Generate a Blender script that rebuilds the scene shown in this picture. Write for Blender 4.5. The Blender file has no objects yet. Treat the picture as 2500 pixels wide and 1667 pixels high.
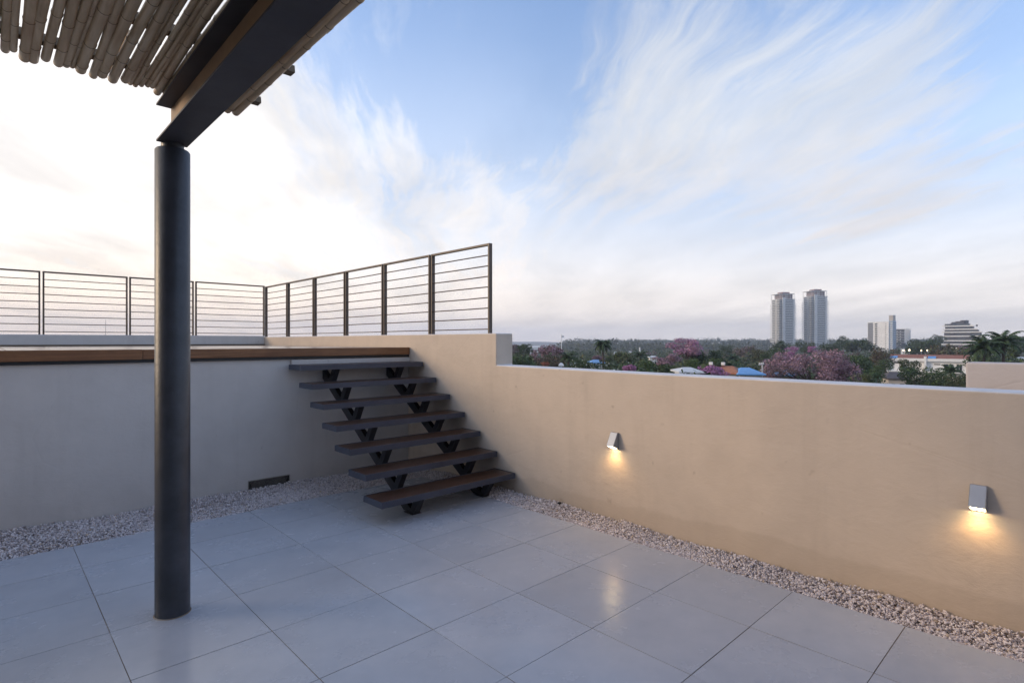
import bpy, bmesh, math, random
import numpy as np
from mathutils import Vector, Matrix
R = math.radians
random.seed(7); rng = np.random.default_rng(7)
sc = bpy.context.scene
col = sc.collection

# ---------------------------------------------------------------- camera
EYE = 1.5; F = 1358.0; YAW = R(43.46)
cam_d = bpy.data.cameras.new('camera'); cam = bpy.data.objects.new('camera', cam_d); col.objects.link(cam)
cam_d.sensor_width = 36; cam_d.lens = F/2500*36; cam_d.clip_start = .05; cam_d.clip_end = 12000
cam.location = (0, 0, EYE); cam.rotation_euler = (R(90), 0, -(R(90)-(R(90)-YAW)))
sc.camera = cam
CS, SN = math.cos(YAW), math.sin(YAW)
def at(px, py, D):
    """world point seen at photo pixel (px,py) at depth D along the view axis"""
    r = (px-1250)/F; u = -(py-833.5)/F
    return Vector(((CS*r+SN)*D, (-SN*r+CS)*D, EYE+u*D))

# ---------------------------------------------------------------- helpers
def tag(o, label=None, cat=None, group=None, kind=None):
    if label: o['label'] = label
    if cat: o['category'] = cat
    if group: o['group'] = group
    if kind: o['kind'] = kind
    return o
def empty(name, loc=(0, 0, 0), rz=0):
    o = bpy.data.objects.new(name, None); col.objects.link(o); o.location = loc; o.rotation_euler = (0, 0, rz)
    o.empty_display_size = .2
    return o
def link(name, me, mats, parent=None, loc=None):
    o = bpy.data.objects.new(name, me); col.objects.link(o)
    for m in (mats if isinstance(mats, (list, tuple)) else [mats]):
        me.materials.append(m)
    if parent: o.parent = parent
    if loc is not None: o.location = loc
    return o
class MB:
    def __init__(s): s.v = []; s.f = []; s.m = []
    def add(s, vs, fs, mi=0):
        n = len(s.v); s.v += [tuple(v) for v in vs]; s.f += [tuple(n+i for i in f) for f in fs]; s.m += [mi]*len(fs); return s
    def box(s, x0, x1, y0, y1, z0, z1, mi=0):
        return s.add([(x0,y0,z0),(x1,y0,z0),(x1,y1,z0),(x0,y1,z0),(x0,y0,z1),(x1,y0,z1),(x1,y1,z1),(x0,y1,z1)],
                     [(0,3,2,1),(4,5,6,7),(0,1,5,4),(1,2,6,5),(2,3,7,6),(3,0,4,7)], mi)
    def prism(s, pts, a0, a1, axis='x', mi=0):
        """extrude a 2-D outline; axis x: pts are (y,z); y: (x,z); z: (x,y)"""
        def p(a, q): return {'x': (a, q[0], q[1]), 'y': (q[0], a, q[1]), 'z': (q[0], q[1], a)}[axis]
        n = len(pts)
        vs = [p(a0, q) for q in pts]+[p(a1, q) for q in pts]
        fs = [tuple(range(n)), tuple(range(2*n-1, n-1, -1))]+[(i, (i+1) % n+0 if 0 else i+n, (i+1) % n+n, (i+1) % n) for i in range(n)]
        return s.add(vs, fs, mi)
    def tube(s, pts, rad, n=8, caps=True, mi=0, ring_mi=None):
        pts = [Vector(p) for p in pts]; rad = rad if isinstance(rad, (list, tuple)) else [rad]*len(pts)
        vs = []; fs = []
        for i, p in enumerate(pts):
            d = (pts[min(i+1, len(pts)-1)]-pts[max(i-1, 0)]).normalized()
            a = d.orthogonal().normalized() if abs(d.z) > .9 else d.cross(Vector((0, 0, 1))).normalized()
            b = d.cross(a)
            if i and (a.dot(pa) < 0): a = -a; b = -b
            pa = a
            for k in range(n):
                t = 2*math.pi*k/n
                vs.append(p+(a*math.cos(t)+b*math.sin(t))*rad[i])
        base = len(s.v)
        for i in range(len(pts)-1):
            for k in range(n):
                fs.append((i*n+k, i*n+(k+1) % n, (i+1)*n+(k+1) % n, (i+1)*n+k))
        s.add(vs, fs, mi)
        if ring_mi is not None:
            off = len(s.m)-len(fs)
            for i in ring_mi[0]:
                for k in range(n): s.m[off+i*n+k] = ring_mi[1]
        if caps:
            s.add([vs[k] for k in range(n)], [tuple(range(n))], mi)
            s.add([vs[(len(pts)-1)*n+k] for k in range(n)], [tuple(range(n-1, -1, -1))], mi)
        return s
    def mesh(s, name, bevel=0, smooth=False):
        me = bpy.data.meshes.new(name); me.from_pydata(s.v, [], s.f)
        me.polygons.foreach_set('material_index', s.m)
        bm = bmesh.new(); bm.from_mesh(me)
        bmesh.ops.remove_doubles(bm, verts=bm.verts, dist=1e-5) if smooth else None
        bmesh.ops.recalc_face_normals(bm, faces=bm.faces)
        if bevel:
            es = [e for e in bm.edges if len(e.link_faces) == 2 and e.calc_face_angle(0) > .5]
            bmesh.ops.bevel(bm, geom=es, offset=bevel, segments=2, profile=.6, affect='EDGES', clamp_overlap=True)
        if smooth:
            for f in bm.faces: f.smooth = True
        bm.to_mesh(me); bm.free()
        if smooth:
            try: me.set_sharp_from_angle(angle=R(40))
            except Exception: pass
        return me
    def build(s, name, mats, parent=None, bevel=0, smooth=False, loc=None):
        return link(name, s.mesh(name, bevel, smooth), mats, parent, loc)
def np_mesh(name, V, Fc, mi=None, smooth=False):
    me = bpy.data.meshes.new(name); V = np.asarray(V, np.float32); Fc = np.asarray(Fc, np.int32); k = Fc.shape[1]
    me.vertices.add(len(V)); me.vertices.foreach_set('co', V.ravel())
    me.loops.add(Fc.size); me.loops.foreach_set('vertex_index', Fc.ravel())
    me.polygons.add(len(Fc)); me.polygons.foreach_set('loop_start', np.arange(0, Fc.size, k, dtype=np.int32))
    if mi is not None: me.polygons.foreach_set('material_index', np.asarray(mi, np.int32))
    me.update(calc_edges=True)
    if smooth: me.polygons.foreach_set('use_smooth', np.ones(len(Fc), bool))
    return me
def copy_tree(o, parent=None):
    c = o.copy(); col.objects.link(c)
    if parent: c.parent = parent
    for ch in list(o.children): copy_tree(ch, c)
    return c

# ---------------------------------------------------------------- materials
class NT:
    def __init__(s, nt): s.nt = nt; s.n = nt.nodes; s.l = nt.links
    def node(s, t, **kw):
        nd = s.n.new(t)
        for k, v in kw.items():
            if k.startswith('_'): setattr(nd, k[1:], v)
        for k, v in kw.items():
            if k.startswith('i_'):
                key = k[2:]; key = int(key) if key.isdigit() else key.replace('_', ' ')
                if hasattr(v, 'is_output'): s.l.new(v, nd.inputs[key])
                else: nd.inputs[key].default_value = v
        return nd
    def math(s, op, a, b=None, c=None, clamp=False):
        nd = s.n.new('ShaderNodeMath'); nd.operation = op; nd.use_clamp = clamp
        for i, v in enumerate((a, b, c)):
            if v is None: continue
            if hasattr(v, 'is_output'): s.l.new(v, nd.inputs[i])
            else: nd.inputs[i].default_value = v
        return nd.outputs[0]
    def ramp(s, fac, stops, interp='LINEAR'):
        nd = s.n.new('ShaderNodeValToRGB'); cr = nd.color_ramp; cr.interpolation = interp
        while len(cr.elements) < len(stops): cr.elements.new(.5)
        for e, (p, c) in zip(cr.elements, stops):
            e.position = p; e.color = (c[0], c[1], c[2], 1) if isinstance(c, (tuple, list)) else (c, c, c, 1)
        s.l.new(fac, nd.inputs[0]); return nd.outputs[0]
    def mix(s, fac, a, b, mode='MIX'):
        nd = s.n.new('ShaderNodeMix'); nd.data_type = 'RGBA'; nd.blend_type = mode
        for i, v in ((0, fac), (6, a), (7, b)):
            if hasattr(v, 'is_output'): s.l.new(v, nd.inputs[i])
            else: nd.inputs[i].default_value = v if not isinstance(v, (tuple, list)) else (*v[:3], 1)
        return nd.outputs[2]
    def noise(s, vec, scale, detail=4, rough=.55, dist=0):
        nd = s.n.new('ShaderNodeTexNoise'); nd.inputs['Scale'].default_value = scale; nd.inputs['Detail'].default_value = detail
        nd.inputs['Roughness'].default_value = rough; nd.inputs['Distortion'].default_value = dist
        if vec is not None: s.l.new(vec, nd.inputs['Vector'])
        return nd.outputs['Fac']
    def mapping(s, vec, scale=(1, 1, 1), rot=(0, 0, 0), loc=(0, 0, 0)):
        nd = s.n.new('ShaderNodeMapping'); nd.inputs['Scale'].default_value = scale; nd.inputs['Rotation'].default_value = rot
        nd.inputs['Location'].default_value = loc; s.l.new(vec, nd.inputs['Vector']); return nd.outputs[0]
def new_mat(name):
    m = bpy.data.materials.new(name); m.use_nodes = True; t = NT(m.node_tree)
    b = m.node_tree.nodes['Principled BSDF']; return m, t, b
def obj_co(t): return t.node('ShaderNodeTexCoord').outputs['Object']
def set_bump(t, b, h, strength, dist=.01, prev=None):
    bp = t.node('ShaderNodeBump', i_Strength=strength, i_Distance=dist, i_Height=h)
    if prev is not None: t.l.new(prev, bp.inputs['Normal'])
    t.l.new(bp.outputs[0], b.inputs['Normal']); return bp.outputs[0]
def simple(name, c, rough=.6, metal=0, var=.12, scale=6, bump=0, spec=.5):
    m, t, b = new_mat(name); co = obj_co(t)
    n = t.noise(co, scale, 5, .6)
    lo = tuple(x*(1-var) for x in c); hi = tuple(min(1, x*(1+var)) for x in c)
    t.l.new(t.ramp(n, [(.3, lo), (.7, hi)]), b.inputs['Base Color'])
    b.inputs['Roughness'].default_value = rough; b.inputs['Metallic'].default_value = metal
    b.inputs['Specular IOR Level'].default_value = spec
    if bump: set_bump(t, b, t.noise(co, scale*6, 3), bump, .005)
    return m

def plaster(name, c, stain=.12, band=False, rough=.85):
    m, t, b = new_mat(name); co = obj_co(t)
    n1 = t.noise(co, .9, 6, .6, .4); n2 = t.noise(co, 5, 5, .6)
    f = t.math('ADD', t.math('MULTIPLY', n1, .65), t.math('MULTIPLY', n2, .35))
    c0 = t.ramp(f, [(.32, tuple(x*(1-stain) for x in c)), (.55, c), (.72, tuple(min(1, x*(1+stain*.5)) for x in c))])
    # vertical run marks and grime specks that belong to the paint
    st = t.noise(t.mapping(co, (5, 5, .35)), 1.6, 5, .6)
    c0 = t.mix(t.math('MULTIPLY', t.ramp(st, [(.52, 0), (.72, 1)]), .13), c0, (c[0]*.62, c[1]*.6, c[2]*.58))
    sp = t.noise(co, 9, 2, .5)
    c0 = t.mix(t.math('MULTIPLY', t.ramp(sp, [(.72, 0), (.78, 1)]), .35), c0, (c[0]*.5, c[1]*.46, c[2]*.42))
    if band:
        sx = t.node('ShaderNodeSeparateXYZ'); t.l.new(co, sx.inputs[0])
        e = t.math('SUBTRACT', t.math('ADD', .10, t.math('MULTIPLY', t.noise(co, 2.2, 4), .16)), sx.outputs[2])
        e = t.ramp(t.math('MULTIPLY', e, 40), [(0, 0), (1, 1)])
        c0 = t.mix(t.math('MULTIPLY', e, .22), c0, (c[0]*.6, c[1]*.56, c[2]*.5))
    t.l.new(c0, b.inputs['Base Color']); b.inputs['Roughness'].default_value = rough; b.inputs['Specular IOR Level'].default_value = .25
    # trowel marks + hairline cracks
    vo = t.node('ShaderNodeTexVoronoi', _feature='DISTANCE_TO_EDGE', i_Scale=.85)
    t.l.new(t.mix(.12, co, t.node('ShaderNodeTexNoise', i_Scale=2.5, i_Detail=4.0).outputs['Color']), vo.inputs['Vector'])
    cr = t.ramp(vo.outputs['Distance'], [(0, 0), (.006, 1)])
    crm = t.ramp(t.noise(co, .8, 2), [(.5, 1), (.56, 0)])
    crack = t.math('MAXIMUM', cr, crm)
    h = t.math('ADD', t.math('MULTIPLY', t.noise(t.mapping(co, (1, 1, 1.6)), 5, 8, .64, .3), 1.0), t.math('MULTIPLY', crack, .14))
    set_bump(t, b, h, .42, .014)
    return m

M = {}
M['cap'] = simple('skylit_wall_top', (.72, .70, .70), .8, 0, .12, 5, .2)  # sky light on the wall top, put into a paler colour
M['wall'] = plaster('beige_plaster', (.65, .54, .435), band=True)
M['deckwall'] = plaster('pale_plaster', (.62, .585, .555))
M['neigh'] = plaster('neighbour_plaster', (.60, .545, .525))
def tile_mat():
    m, t, b = new_mat('porcelain_tile'); co = obj_co(t)
    rnd = t.node('ShaderNodeNewGeometry').outputs['Random Per Island']
    vec = t.node('ShaderNodeVectorMath', _operation='ADD', i_0=co)
    cmb = t.node('ShaderNodeCombineXYZ', i_X=t.math('MULTIPLY', rnd, 37), i_Y=t.math('MULTIPLY', rnd, 11)); t.l.new(cmb.outputs[0], vec.inputs[1])
    v = vec.outputs[0]
    n = t.math('ADD', t.math('MULTIPLY', t.noise(v, 2.2, 8, .66, .25), .7), t.math('MULTIPLY', t.noise(v, 11, 5, .6), .3))
    c0 = t.ramp(n, [(.34, (.43, .455, .505)), (.5, (.475, .495, .54)), (.66, (.515, .53, .57))])
    tone = t.math('ADD', .95, t.math('MULTIPLY', rnd, .09))
    c0 = t.mix(1, c0, t.node('ShaderNodeCombineColor', i_0=tone, i_1=tone, i_2=tone).outputs[0], 'MULTIPLY')
    dirt = t.ramp(t.noise(co, .7, 8, .7), [(.42, 0), (.75, 1)])
    c0 = t.mix(t.math('MULTIPLY', dirt, .22), c0, (.31, .29, .27))
    wm = t.noise(co, 1.1, 5, .6)      # dried water marks: thin contour rings
    ring = t.ramp(wm, [(.485, 0), (.50, 1), (.507, 0)])
    c0 = t.mix(t.math('MULTIPLY', ring, .05), c0, (.62, .61, .59))
    t.l.new(c0, b.inputs['Base Color'])
    t.l.new(t.ramp(t.noise(co, 2.5, 6, .65), [(.35, .17), (.68, .33)]), b.inputs['Roughness'])
    b.inputs['Specular IOR Level'].default_value = .5
    set_bump(t, b, t.noise(v, 1.3, 3), .10, .02)
    return m
M['tile'] = tile_mat()
def grout_mat():
    m, t, b = new_mat('grout'); co = obj_co(t)
    t.l.new(t.ramp(t.noise(co, 1.6, 4), [(.35, (.15, .105, .07)), (.56, (.28, .21, .15)), (.62, (.30, .23, .17)), (.70, (.6, .57, .53))]), b.inputs['Base Color'])
    b.inputs['Roughness'].default_value = .9
    return m
M['grout'] = grout_mat()
M['steel'] = simple('dark_painted_steel', (.050, .052, .060), .42, 0, .25, 3, .1)
M['post'] = simple('slate_painted_steel', (.045, .049, .060), .40, 0, .35, 5, .3)
M['beam'] = simple('dark_beam_steel', (.052, .050, .055), .55, 0, .3, 3, .15)
M['web'] = simple('sunlit_beam_web', (.33, .20, .10), .6, 0, .2, 3, .1)  # warm sunlight on the web, painted in as its base colour
M['rail'] = simple('railing_paint', (.10, .070, .052), .45, 0, .2, 9, .05)
M['stair'] = simple('stair_frame_paint', (.048, .056, .082), .45, 0, .18, 4, .08)
M['support'] = simple('stair_support_paint', (.020, .020, .024), .5, 0, .25, 5, .08)
M['lamp'] = simple('lamp_aluminium', (.42, .43, .46), .4, .5, .06, 8)
M['lampdark'] = simple('lamp_side_paint', (.28, .28, .29), .5, .2, .1, 8)
M['black'] = simple('black_plastic', (.012, .012, .014), .5)
M['grate'] = simple('grate_metal', (.34, .32, .28), .5, .5, .3, 30)
def emit(name, c, s):
    m, t, b = new_mat(name); b.inputs['Base Color'].default_value = (0, 0, 0, 1)
    b.inputs['Emission Color'].default_value = (*c, 1); b.inputs['Emission Strength'].default_value = s; return m
M['glow'] = emit('lamp_lens_glow', (1, .78, .42), 14)
M['street'] = emit('street_lamp_glow', (1, .78, .5), 9)
def wood(name, dark, light, axis, rough=.4, coat=0):
    m, t, b = new_mat(name); co = obj_co(t)
    rnd = t.node('ShaderNodeNewGeometry').outputs['Random Per Island']
    oi = t.node('ShaderNodeObjectInfo').outputs['Random']
    off = t.node('ShaderNodeCombineXYZ', i_X=t.math('MULTIPLY', oi, 31), i_Y=t.math('MULTIPLY', oi, 17), i_Z=t.math('MULTIPLY', rnd, 13))
    v = t.node('ShaderNodeVectorMath', _operation='ADD', i_0=co, i_1=off.outputs[0]).outputs[0]
    scl = {'x': (1.2, 22, 22), 'y': (22, 1.2, 22), 'z': (22, 22, 1.2)}[axis]
    g = t.noise(t.mapping(v, scl), 1.2, 8, .65, 1.2)
    g2 = t.noise(v, 2.2, 4, .6, .5)
    f = t.math('ADD', t.math('MULTIPLY', g, .6), t.math('MULTIPLY', g2, .4))
    c0 = t.ramp(f, [(.33, dark), (.5, tuple((a+c)/2 for a, c in zip(dark, light))), (.66, light)])
    t.l.new(c0, b.inputs['Base Color']); b.inputs['Roughness'].default_value = rough
    b.inputs['Coat Weight'].default_value = coat; b.inputs['Coat Roughness'].default_value = .2
    set_bump(t, b, g, .25, .004)
    return m
M['fascia'] = wood('fascia_timber', (.13, .052, .020), (.33, .15, .062), 'x', .45)
M['deck'] = wood('deck_boards_timber', (.16, .085, .045), (.30, .17, .09), 'y', .28, .4)
M['tread'] = wood('tread_timber', (.040, .019, .011), (.11, .052, .030), 'x', .34)
M['batten'] = wood('roof_batten_timber', (.10, .075, .05), (.2, .15, .1), 'x', .8)
def cane_mat():
    m, t, b = new_mat('bamboo_cane'); co = obj_co(t)
    oi = t.node('ShaderNodeObjectInfo').outputs['Random']
    off = t.node('ShaderNodeCombineXYZ', i_X=t.math('MULTIPLY', oi, 31), i_Y=t.math('MULTIPLY', oi, 57))
    v = t.node('ShaderNodeVectorMath', _operation='ADD', i_0=co, i_1=off.outputs[0]).outputs[0]
    n = t.noise(t.mapping(v, (14, 1.6, 14)), 1.5, 6, .6, .5)
    c0 = t.ramp(n, [(.3, (.36, .24, .13)), (.5, (.53, .385, .225)), (.7, (.68, .54, .36))])
    br = t.ramp(t.noise(v, 1.1, 3), [(.55, 0), (.68, 1)])
    c0 = t.mix(t.math('MULTIPLY', br, .5), c0, (.30, .14, .06))
    sp = t.ramp(t.noise(v, 45, 2), [(.74, 0), (.78, 1)])
    c0 = t.mix(t.math('MULTIPLY', sp, .7), c0, (.05, .035, .025))
    t.l.new(c0, b.inputs['Base Color']); b.inputs['Roughness'].default_value = .42
    set_bump(t, b, n, .2, .004)
    return m
M['cane'] = cane_mat(); M['node'] = simple('cane_node_ring', (.045, .03, .02), .8)
def gravel_mat():
    m, t, b = new_mat('white_gravel'); rnd = t.node('ShaderNodeNewGeometry').outputs['Random Per Island']
    c0 = t.ramp(rnd, [(0, (.30, .26, .26)), (.14, (.50, .44, .435)), (.5, (.69, .62, .62)), (.93, (.84, .78, .77)), (.985, (.54, .42, .30))])
    t.l.new(c0, b.inputs['Base Color']); b.inputs['Roughness'].default_value = .8
    return m
M['gravel'] = gravel_mat(); M['gravelbed'] = simple('gravel_bed', (.30, .265, .255), .95, 0, .5, 60, .5)
CLOUD_OFF = (0, 0, 0); BIG_OFF = (0, 0, 0); SKY_K = .435; HAZE = .00027; EXPO = 1.06
HX = .6
# ---------------------------------------------------------------- the terrace
WX = 3.82          # inner face of the side wall
# floor: grout sheet + bevelled tiles
f0 = MB(); f0.box(-4.0, 3.525, -4.0, 5.175, -.25, -.0035)
floor = f0.build('floor', M['grout']); tag(floor, kind='structure')
tb = bmesh.new()
SX, SY = .6135, .562
for i in range(-7, 5):
    for j in range(0, 17):
        x0 = .468+SX*i; x1 = x0+SX; y1 = 5.175-SY*j if j else 5.175; y1 = 5.198-SY*j if j else 5.175; y0 = 5.198-SY*(j+1)
        if x1 < -4: continue
        x1 = min(x1, 3.525); g = .0020
        dz = [random.uniform(-.0005, .0005) for _ in range(4)]
        jx, jy = random.uniform(-.0008, .0008), random.uniform(-.0008, .0008)
        vs = [tb.verts.new((x+jx, y+jy, z)) for z in (-.02, 0) for x, y in ((x0+g, y0+g), (x1-g, y0+g), (x1-g, y1-g), (x0+g, y1-g))]
        for k in range(4): vs[4+k].co.z += dz[k]
        for q in ((4, 5, 6, 7), (0, 1, 5, 4), (1, 2, 6, 5), (2, 3, 7, 6), (3, 0, 4, 7)): tb.faces.new([vs[a] for a in q])
bmesh.ops.bevel(tb, geom=[e for e in tb.edges if len(e.link_faces) == 2 and e.calc_face_angle(0) > .5], offset=.0009, segments=1, affect='EDGES')
me = bpy.data.meshes.new('floor_tiles'); tb.to_mesh(me); tb.free()
tl = link('floor_tiles', me, M['tile']); tag(tl, kind='structure')

# gravel beds
gb = MB(); gb.box(3.527, WX-.002, -4, 5.898, -.25, -.028); gb.box(-4, 3.525, 5.178, 5.898, -.25, -.028)
o = gb.build('gravel_bed', M['gravelbed']); tag(o, kind='structure')
phi = (1+5**.5)/2
ico = np.array([(-1,phi,0),(1,phi,0),(-1,-phi,0),(1,-phi,0),(0,-1,phi),(0,1,phi),(0,-1,-phi),(0,1,-phi),(phi,0,-1),(phi,0,1),(-phi,0,-1),(-phi,0,1)])/1.9
icf = np.array([(0,11,5),(0,5,1),(0,1,7),(0,7,10),(0,10,11),(1,5,9),(5,11,4),(11,10,2),(10,7,6),(7,1,8),(3,9,4),(3,4,2),(3,2,6),(3,6,8),(3,8,9),(4,9,5),(2,4,11),(6,2,10),(8,6,7),(9,8,1)])
def stones(cx, cy, cz, sz):
    n = len(cx)
    V = np.repeat(ico[None], n, 0)*(1+rng.uniform(-.28, .28, (n, 12, 1)))
    V = V*(np.stack([rng.uniform(.8, 1.5, n), rng.uniform(.55, 1.0, n), rng.uniform(.45, .8, n)], 1)[:, None])
    # random rotation from quaternions
    q = rng.normal(size=(n, 4)); q /= np.linalg.norm(q, axis=1, keepdims=True); w, x, y, z = q.T
    Rm = np.stack([1-2*(y*y+z*z), 2*(x*y-z*w), 2*(x*z+y*w), 2*(x*y+z*w), 1-2*(x*x+z*z), 2*(y*z-x*w), 2*(x*z-y*w), 2*(y*z+x*w), 1-2*(x*x+y*y)], 1).reshape(n, 3, 3)
    V = np.einsum('nij,nkj->nki', Rm, V)*sz[:, None, None]
    V += np.stack([cx, cy, cz], 1)[:, None]
    Fc = (icf[None]+12*np.arange(n)[:, None, None]).reshape(-1, 3)
    return V.reshape(-1, 3), Fc
def bed(x0, x1, y0, y1, dens, layers=3, wallx=None, wally=None):
    n = int((x1-x0)*(y1-y0)*dens)
    cx = rng.uniform(x0, x1, n); cy = rng.uniform(y0, y1, n)
    heap = .010*np.sin(cx*5.1+cy*2.3)+.008*np.sin(cy*7.7-cx*3.1)
    if wallx: heap = heap+.022*np.clip(1-(wallx-cx)/.22, 0, 1)
    if wally: heap = heap+.016*np.clip(1-(wally-cy)/.5, 0, 1)
    edge = np.clip(np.minimum(cx-3.527 if wallx else 9, 9 if wallx else cy-5.178)/.08, 0, 1)
    cz = -.018+rng.uniform(0, 1, n)*(.022+heap)*(.35+.65*edge)
    sz = rng.uniform(.0050, .0098, n)*np.where(rng.uniform(size=n) > .94, 1.45, 1)
    return cx, cy, cz, sz
A = bed(3.534, 3.808, .05, 5.17, 17000, wallx=WX)
A2 = bed(3.534, 3.808, -3.5, .05, 3500, wallx=WX)
B = bed(-.45, 3.808, 5.188, 5.888, 13000, wally=5.9)
B2 = bed(-3.9, -.45, 5.188, 5.888, 2500, wally=5.9)
parts_ = [stones(*q) for q in (A, A2, B, B2)]
V = []; Fc = []; n0 = 0
for v, f in parts_: V.append(v); Fc.append(f+n0); n0 += len(v)
g = link('gravel', np_mesh('gravel', np.concatenate(V), np.concatenate(Fc)), M['gravel'])
tag(g, 'loose white and grey crushed gravel along the foot of the walls', 'gravel', kind='stuff')

# side wall: low parapet with the lamps that steps up beside the deck
sw = MB()
pts = [(-4, -11), (11.05, -11), (11.05, 1.585), (4.267, 1.585), (4.267, 1.256), (2.5, 1.243), (0, 1.238), (-4, 1.236)]
sw.prism(pts, WX, 4.056, 'x')
me = sw.mesh('side_wall'); bm = bmesh.new(); bm.from_mesh(me)
es = [e for e in bm.edges if e.calc_face_angle(0) > .3 and max(v.co.z for v in e.verts) > 1.2 and min(v.co.z for v in e.verts) > 1.2]
bmesh.ops.bevel(bm, geom=es, offset=.012, segments=3, profile=.5, affect='EDGES'); bm.to_mesh(me); bm.free()
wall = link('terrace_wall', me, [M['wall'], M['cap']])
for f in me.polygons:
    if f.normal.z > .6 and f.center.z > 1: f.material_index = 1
tag(wall, 'long beige plaster terrace wall with two lamps, stepping up beside the deck', 'wall')
# wall in front of the deck
dw = MB(); dw.box(-4, WX-.002, 5.9, 6.05, -11, 1.312)
dw.box(2.352, WX-.003, 5.862, 5.8985, 1.235, 1.304)
o = dw.build('deck_front_wall', M['deckwall'], bevel=.004); tag(o, 'pale grey plaster wall below the wooden deck, behind the staircase', 'wall')
fp = MB(); fp.box(-5, WX-.002, 10.8, 11.05, -11, 1.603)
o = fp.build('rear_parapet', M['deckwall'], bevel=.012); tag(o, 'low pale parapet across the far end of the deck, under the left railing', 'wall')
nb = MB(); nb.box(4.6, 4.8, -4, .592, -11, 1.365)
o = nb.build('neighbour_wall', M['neigh'], bevel=.01); tag(o, 'plain mauve-grey wall of the next roof, beyond the right end of the terrace wall', 'wall')
hb = MB(); hb.box(-5, WX-.01, -6, 10.79, -11, -.26)
o = hb.build('building_body', M['deckwall']); tag(o, 'plain body of the building that carries the terrace', 'building')

shade_house = MB(); shade_house.prism([(-5, -5), (WX-.003, -5), (WX-.003, -2.8), (-1.1, -2.8), (-1.1, 4.0), (-5, 4.0)], -.3, 2.72, 'z')  # unseen house block, added to keep sun and sky light off the terrace
o = shade_house.build('house', M['deckwall'], bevel=.01); tag(o, 'unseen plain house added to shade the terrace from its left and near sides', 'house')
# deck
dk = empty('wooden_deck', (0, 5.88, 1.3)); tag(dk, 'raised timber deck with a reddish brown edge board', 'deck')
def loc0(mb, name, mat, parent, **k):
    o = mb.build(name, mat, parent, **k); o.location = -parent.location; return o
x = -3.0
while x < 3.80:
    w = .136; b = MB(); xe = min(x+w-.006, 3.806); dz = random.uniform(-.0015, .0015)
    b.box(x, xe, 5.886, 10.78, 1.402+dz, 1.427+dz); loc0(b, 'deck_board', M['deck'], dk, bevel=.002); x += w
b = MB(); b.box(-3, 1.02, 5.862, 5.884, 1.340, 1.4295); loc0(b, 'fascia_board', M['fascia'], dk, bevel=.003)
b = MB(); b.box(1.023, 3.812, 5.862, 5.884, 1.341, 1.4285); loc0(b, 'fascia_board', M['fascia'], dk, bevel=.003)
b = MB(); b.box(-3, 3.812, 5.874, 5.899, 1.314, 1.339); loc0(b, 'dark_edge_strip', M['black'], dk)  # black strip below the fascia boards
b = MB(); b.box(-3, 3.80, 10.735, 10.79, 1.4285, 1.452); loc0(b, 'shadow_line_strip', M['batten'], dk)  # dark strip put in for the shadow line at the parapet foot
b = MB()
for yy in (6.4, 7.4, 8.4, 9.4, 10.4): b.box(-3, 3.8, yy, yy+.05, 1.32, 1.400)
loc0(b, 'joist', M['batten'], dk)

# railing panels
def panel(loc, rz, L, label, H=.955, z0=0):
    """panel runs along local +x for L metres; posts at both ends"""
    e = empty('railing_panel', loc, rz); tag(e, label, 'railing', 'steel railing panels round the deck')
    for x0 in (0, L-.022):
        b = MB(); b.box(x0, x0+.022, -.022, .022, 0, H); b.build('post', M['rail'], e, bevel=.002)
    b = MB(); b.box(.0225, L-.0225, -.020, .020, H-.022, H); b.build('top_rail', M['rail'], e, bevel=.002)
    for k in range(8):
        z = H-.022-.1115*(k+1)+.011; s = random.uniform(-.004, .002)
        b = MB(); n = 8
        b.tube([(.02+(L-.04)*q/n, 0, z+s*math.sin(math.pi*q/n)) for q in range(n+1)], .0068, 6, True)
        b.build('rod', M['rail'], e, smooth=True)
    return e
RY = [(4.40, 5.45), (5.485, 6.535), (6.57, 7.615), (7.65, 8.69), (8.725, 9.775), (9.81, 10.84)]
words = ['railing panel on the side wall nearest the wall step, largest of the row', 'second railing panel on the side wall counting from the wall step', 'third railing panel on the side wall counting from the wall step',
         'fourth railing panel on the side wall counting from the wall step', 'railing panel on the side wall next to the corner panel', 'railing panel on the side wall touching the far corner']
for (a, b_), w in zip(RY, words):
    panel((3.862, a, 1.578), R(90), b_-a, 'dark steel '+w)
LX = [(-.46, .600, 'railing panel on the rear parapet cut by the left edge of the photo'), (.625, 1.683, 'railing panel on the rear parapet, first whole one from the left'),
      (1.706, 2.642, 'railing panel on the rear parapet partly hidden behind the thick post'), (2.668, 3.838, 'railing panel on the rear parapet running into the far corner')]
for a, b_, w in LX:
    panel((a, 10.862, 1.600), 0, b_-a, 'dark steel '+w, H=.95)

# staircase
st = empty('staircase', (3.0, 4.0, 0)); tag(st, 'open steel staircase with seven brown wood treads leading up to the deck', 'staircase')
for k in range(7):
    y0 = 3.964+.2642*k; zt = .204+.1755*k
    b = MB(); t_ = .052
    # steel pan: rim around and plate below
    b.box(2.315, 3.800, y0, y0+.006, zt-t_, zt); b.box(2.315, 3.800, y0+.294, y0+.300, zt-t_, zt)
    b.box(2.315, 2.321, y0+.0062, y0+.2938, zt-t_, zt); b.box(3.794, 3.800, y0+.0062, y0+.2938, zt-t_, zt)
    b.box(2.3212, 3.7938, y0+.0062, y0+.2938, zt-t_, zt-t_+.006)
    tr = b.build('tread', M['stair'], st); tr.location = -st.location
    b = MB()
    b.box(2.3225, 3.7925, y0+.0075, y0+.2925, zt-.03, zt-.0035+.001*(k % 2))
    i_ = b.build('wood_inlay', M['tread'], tr, bevel=.002)
sl = .1755/.2642
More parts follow.
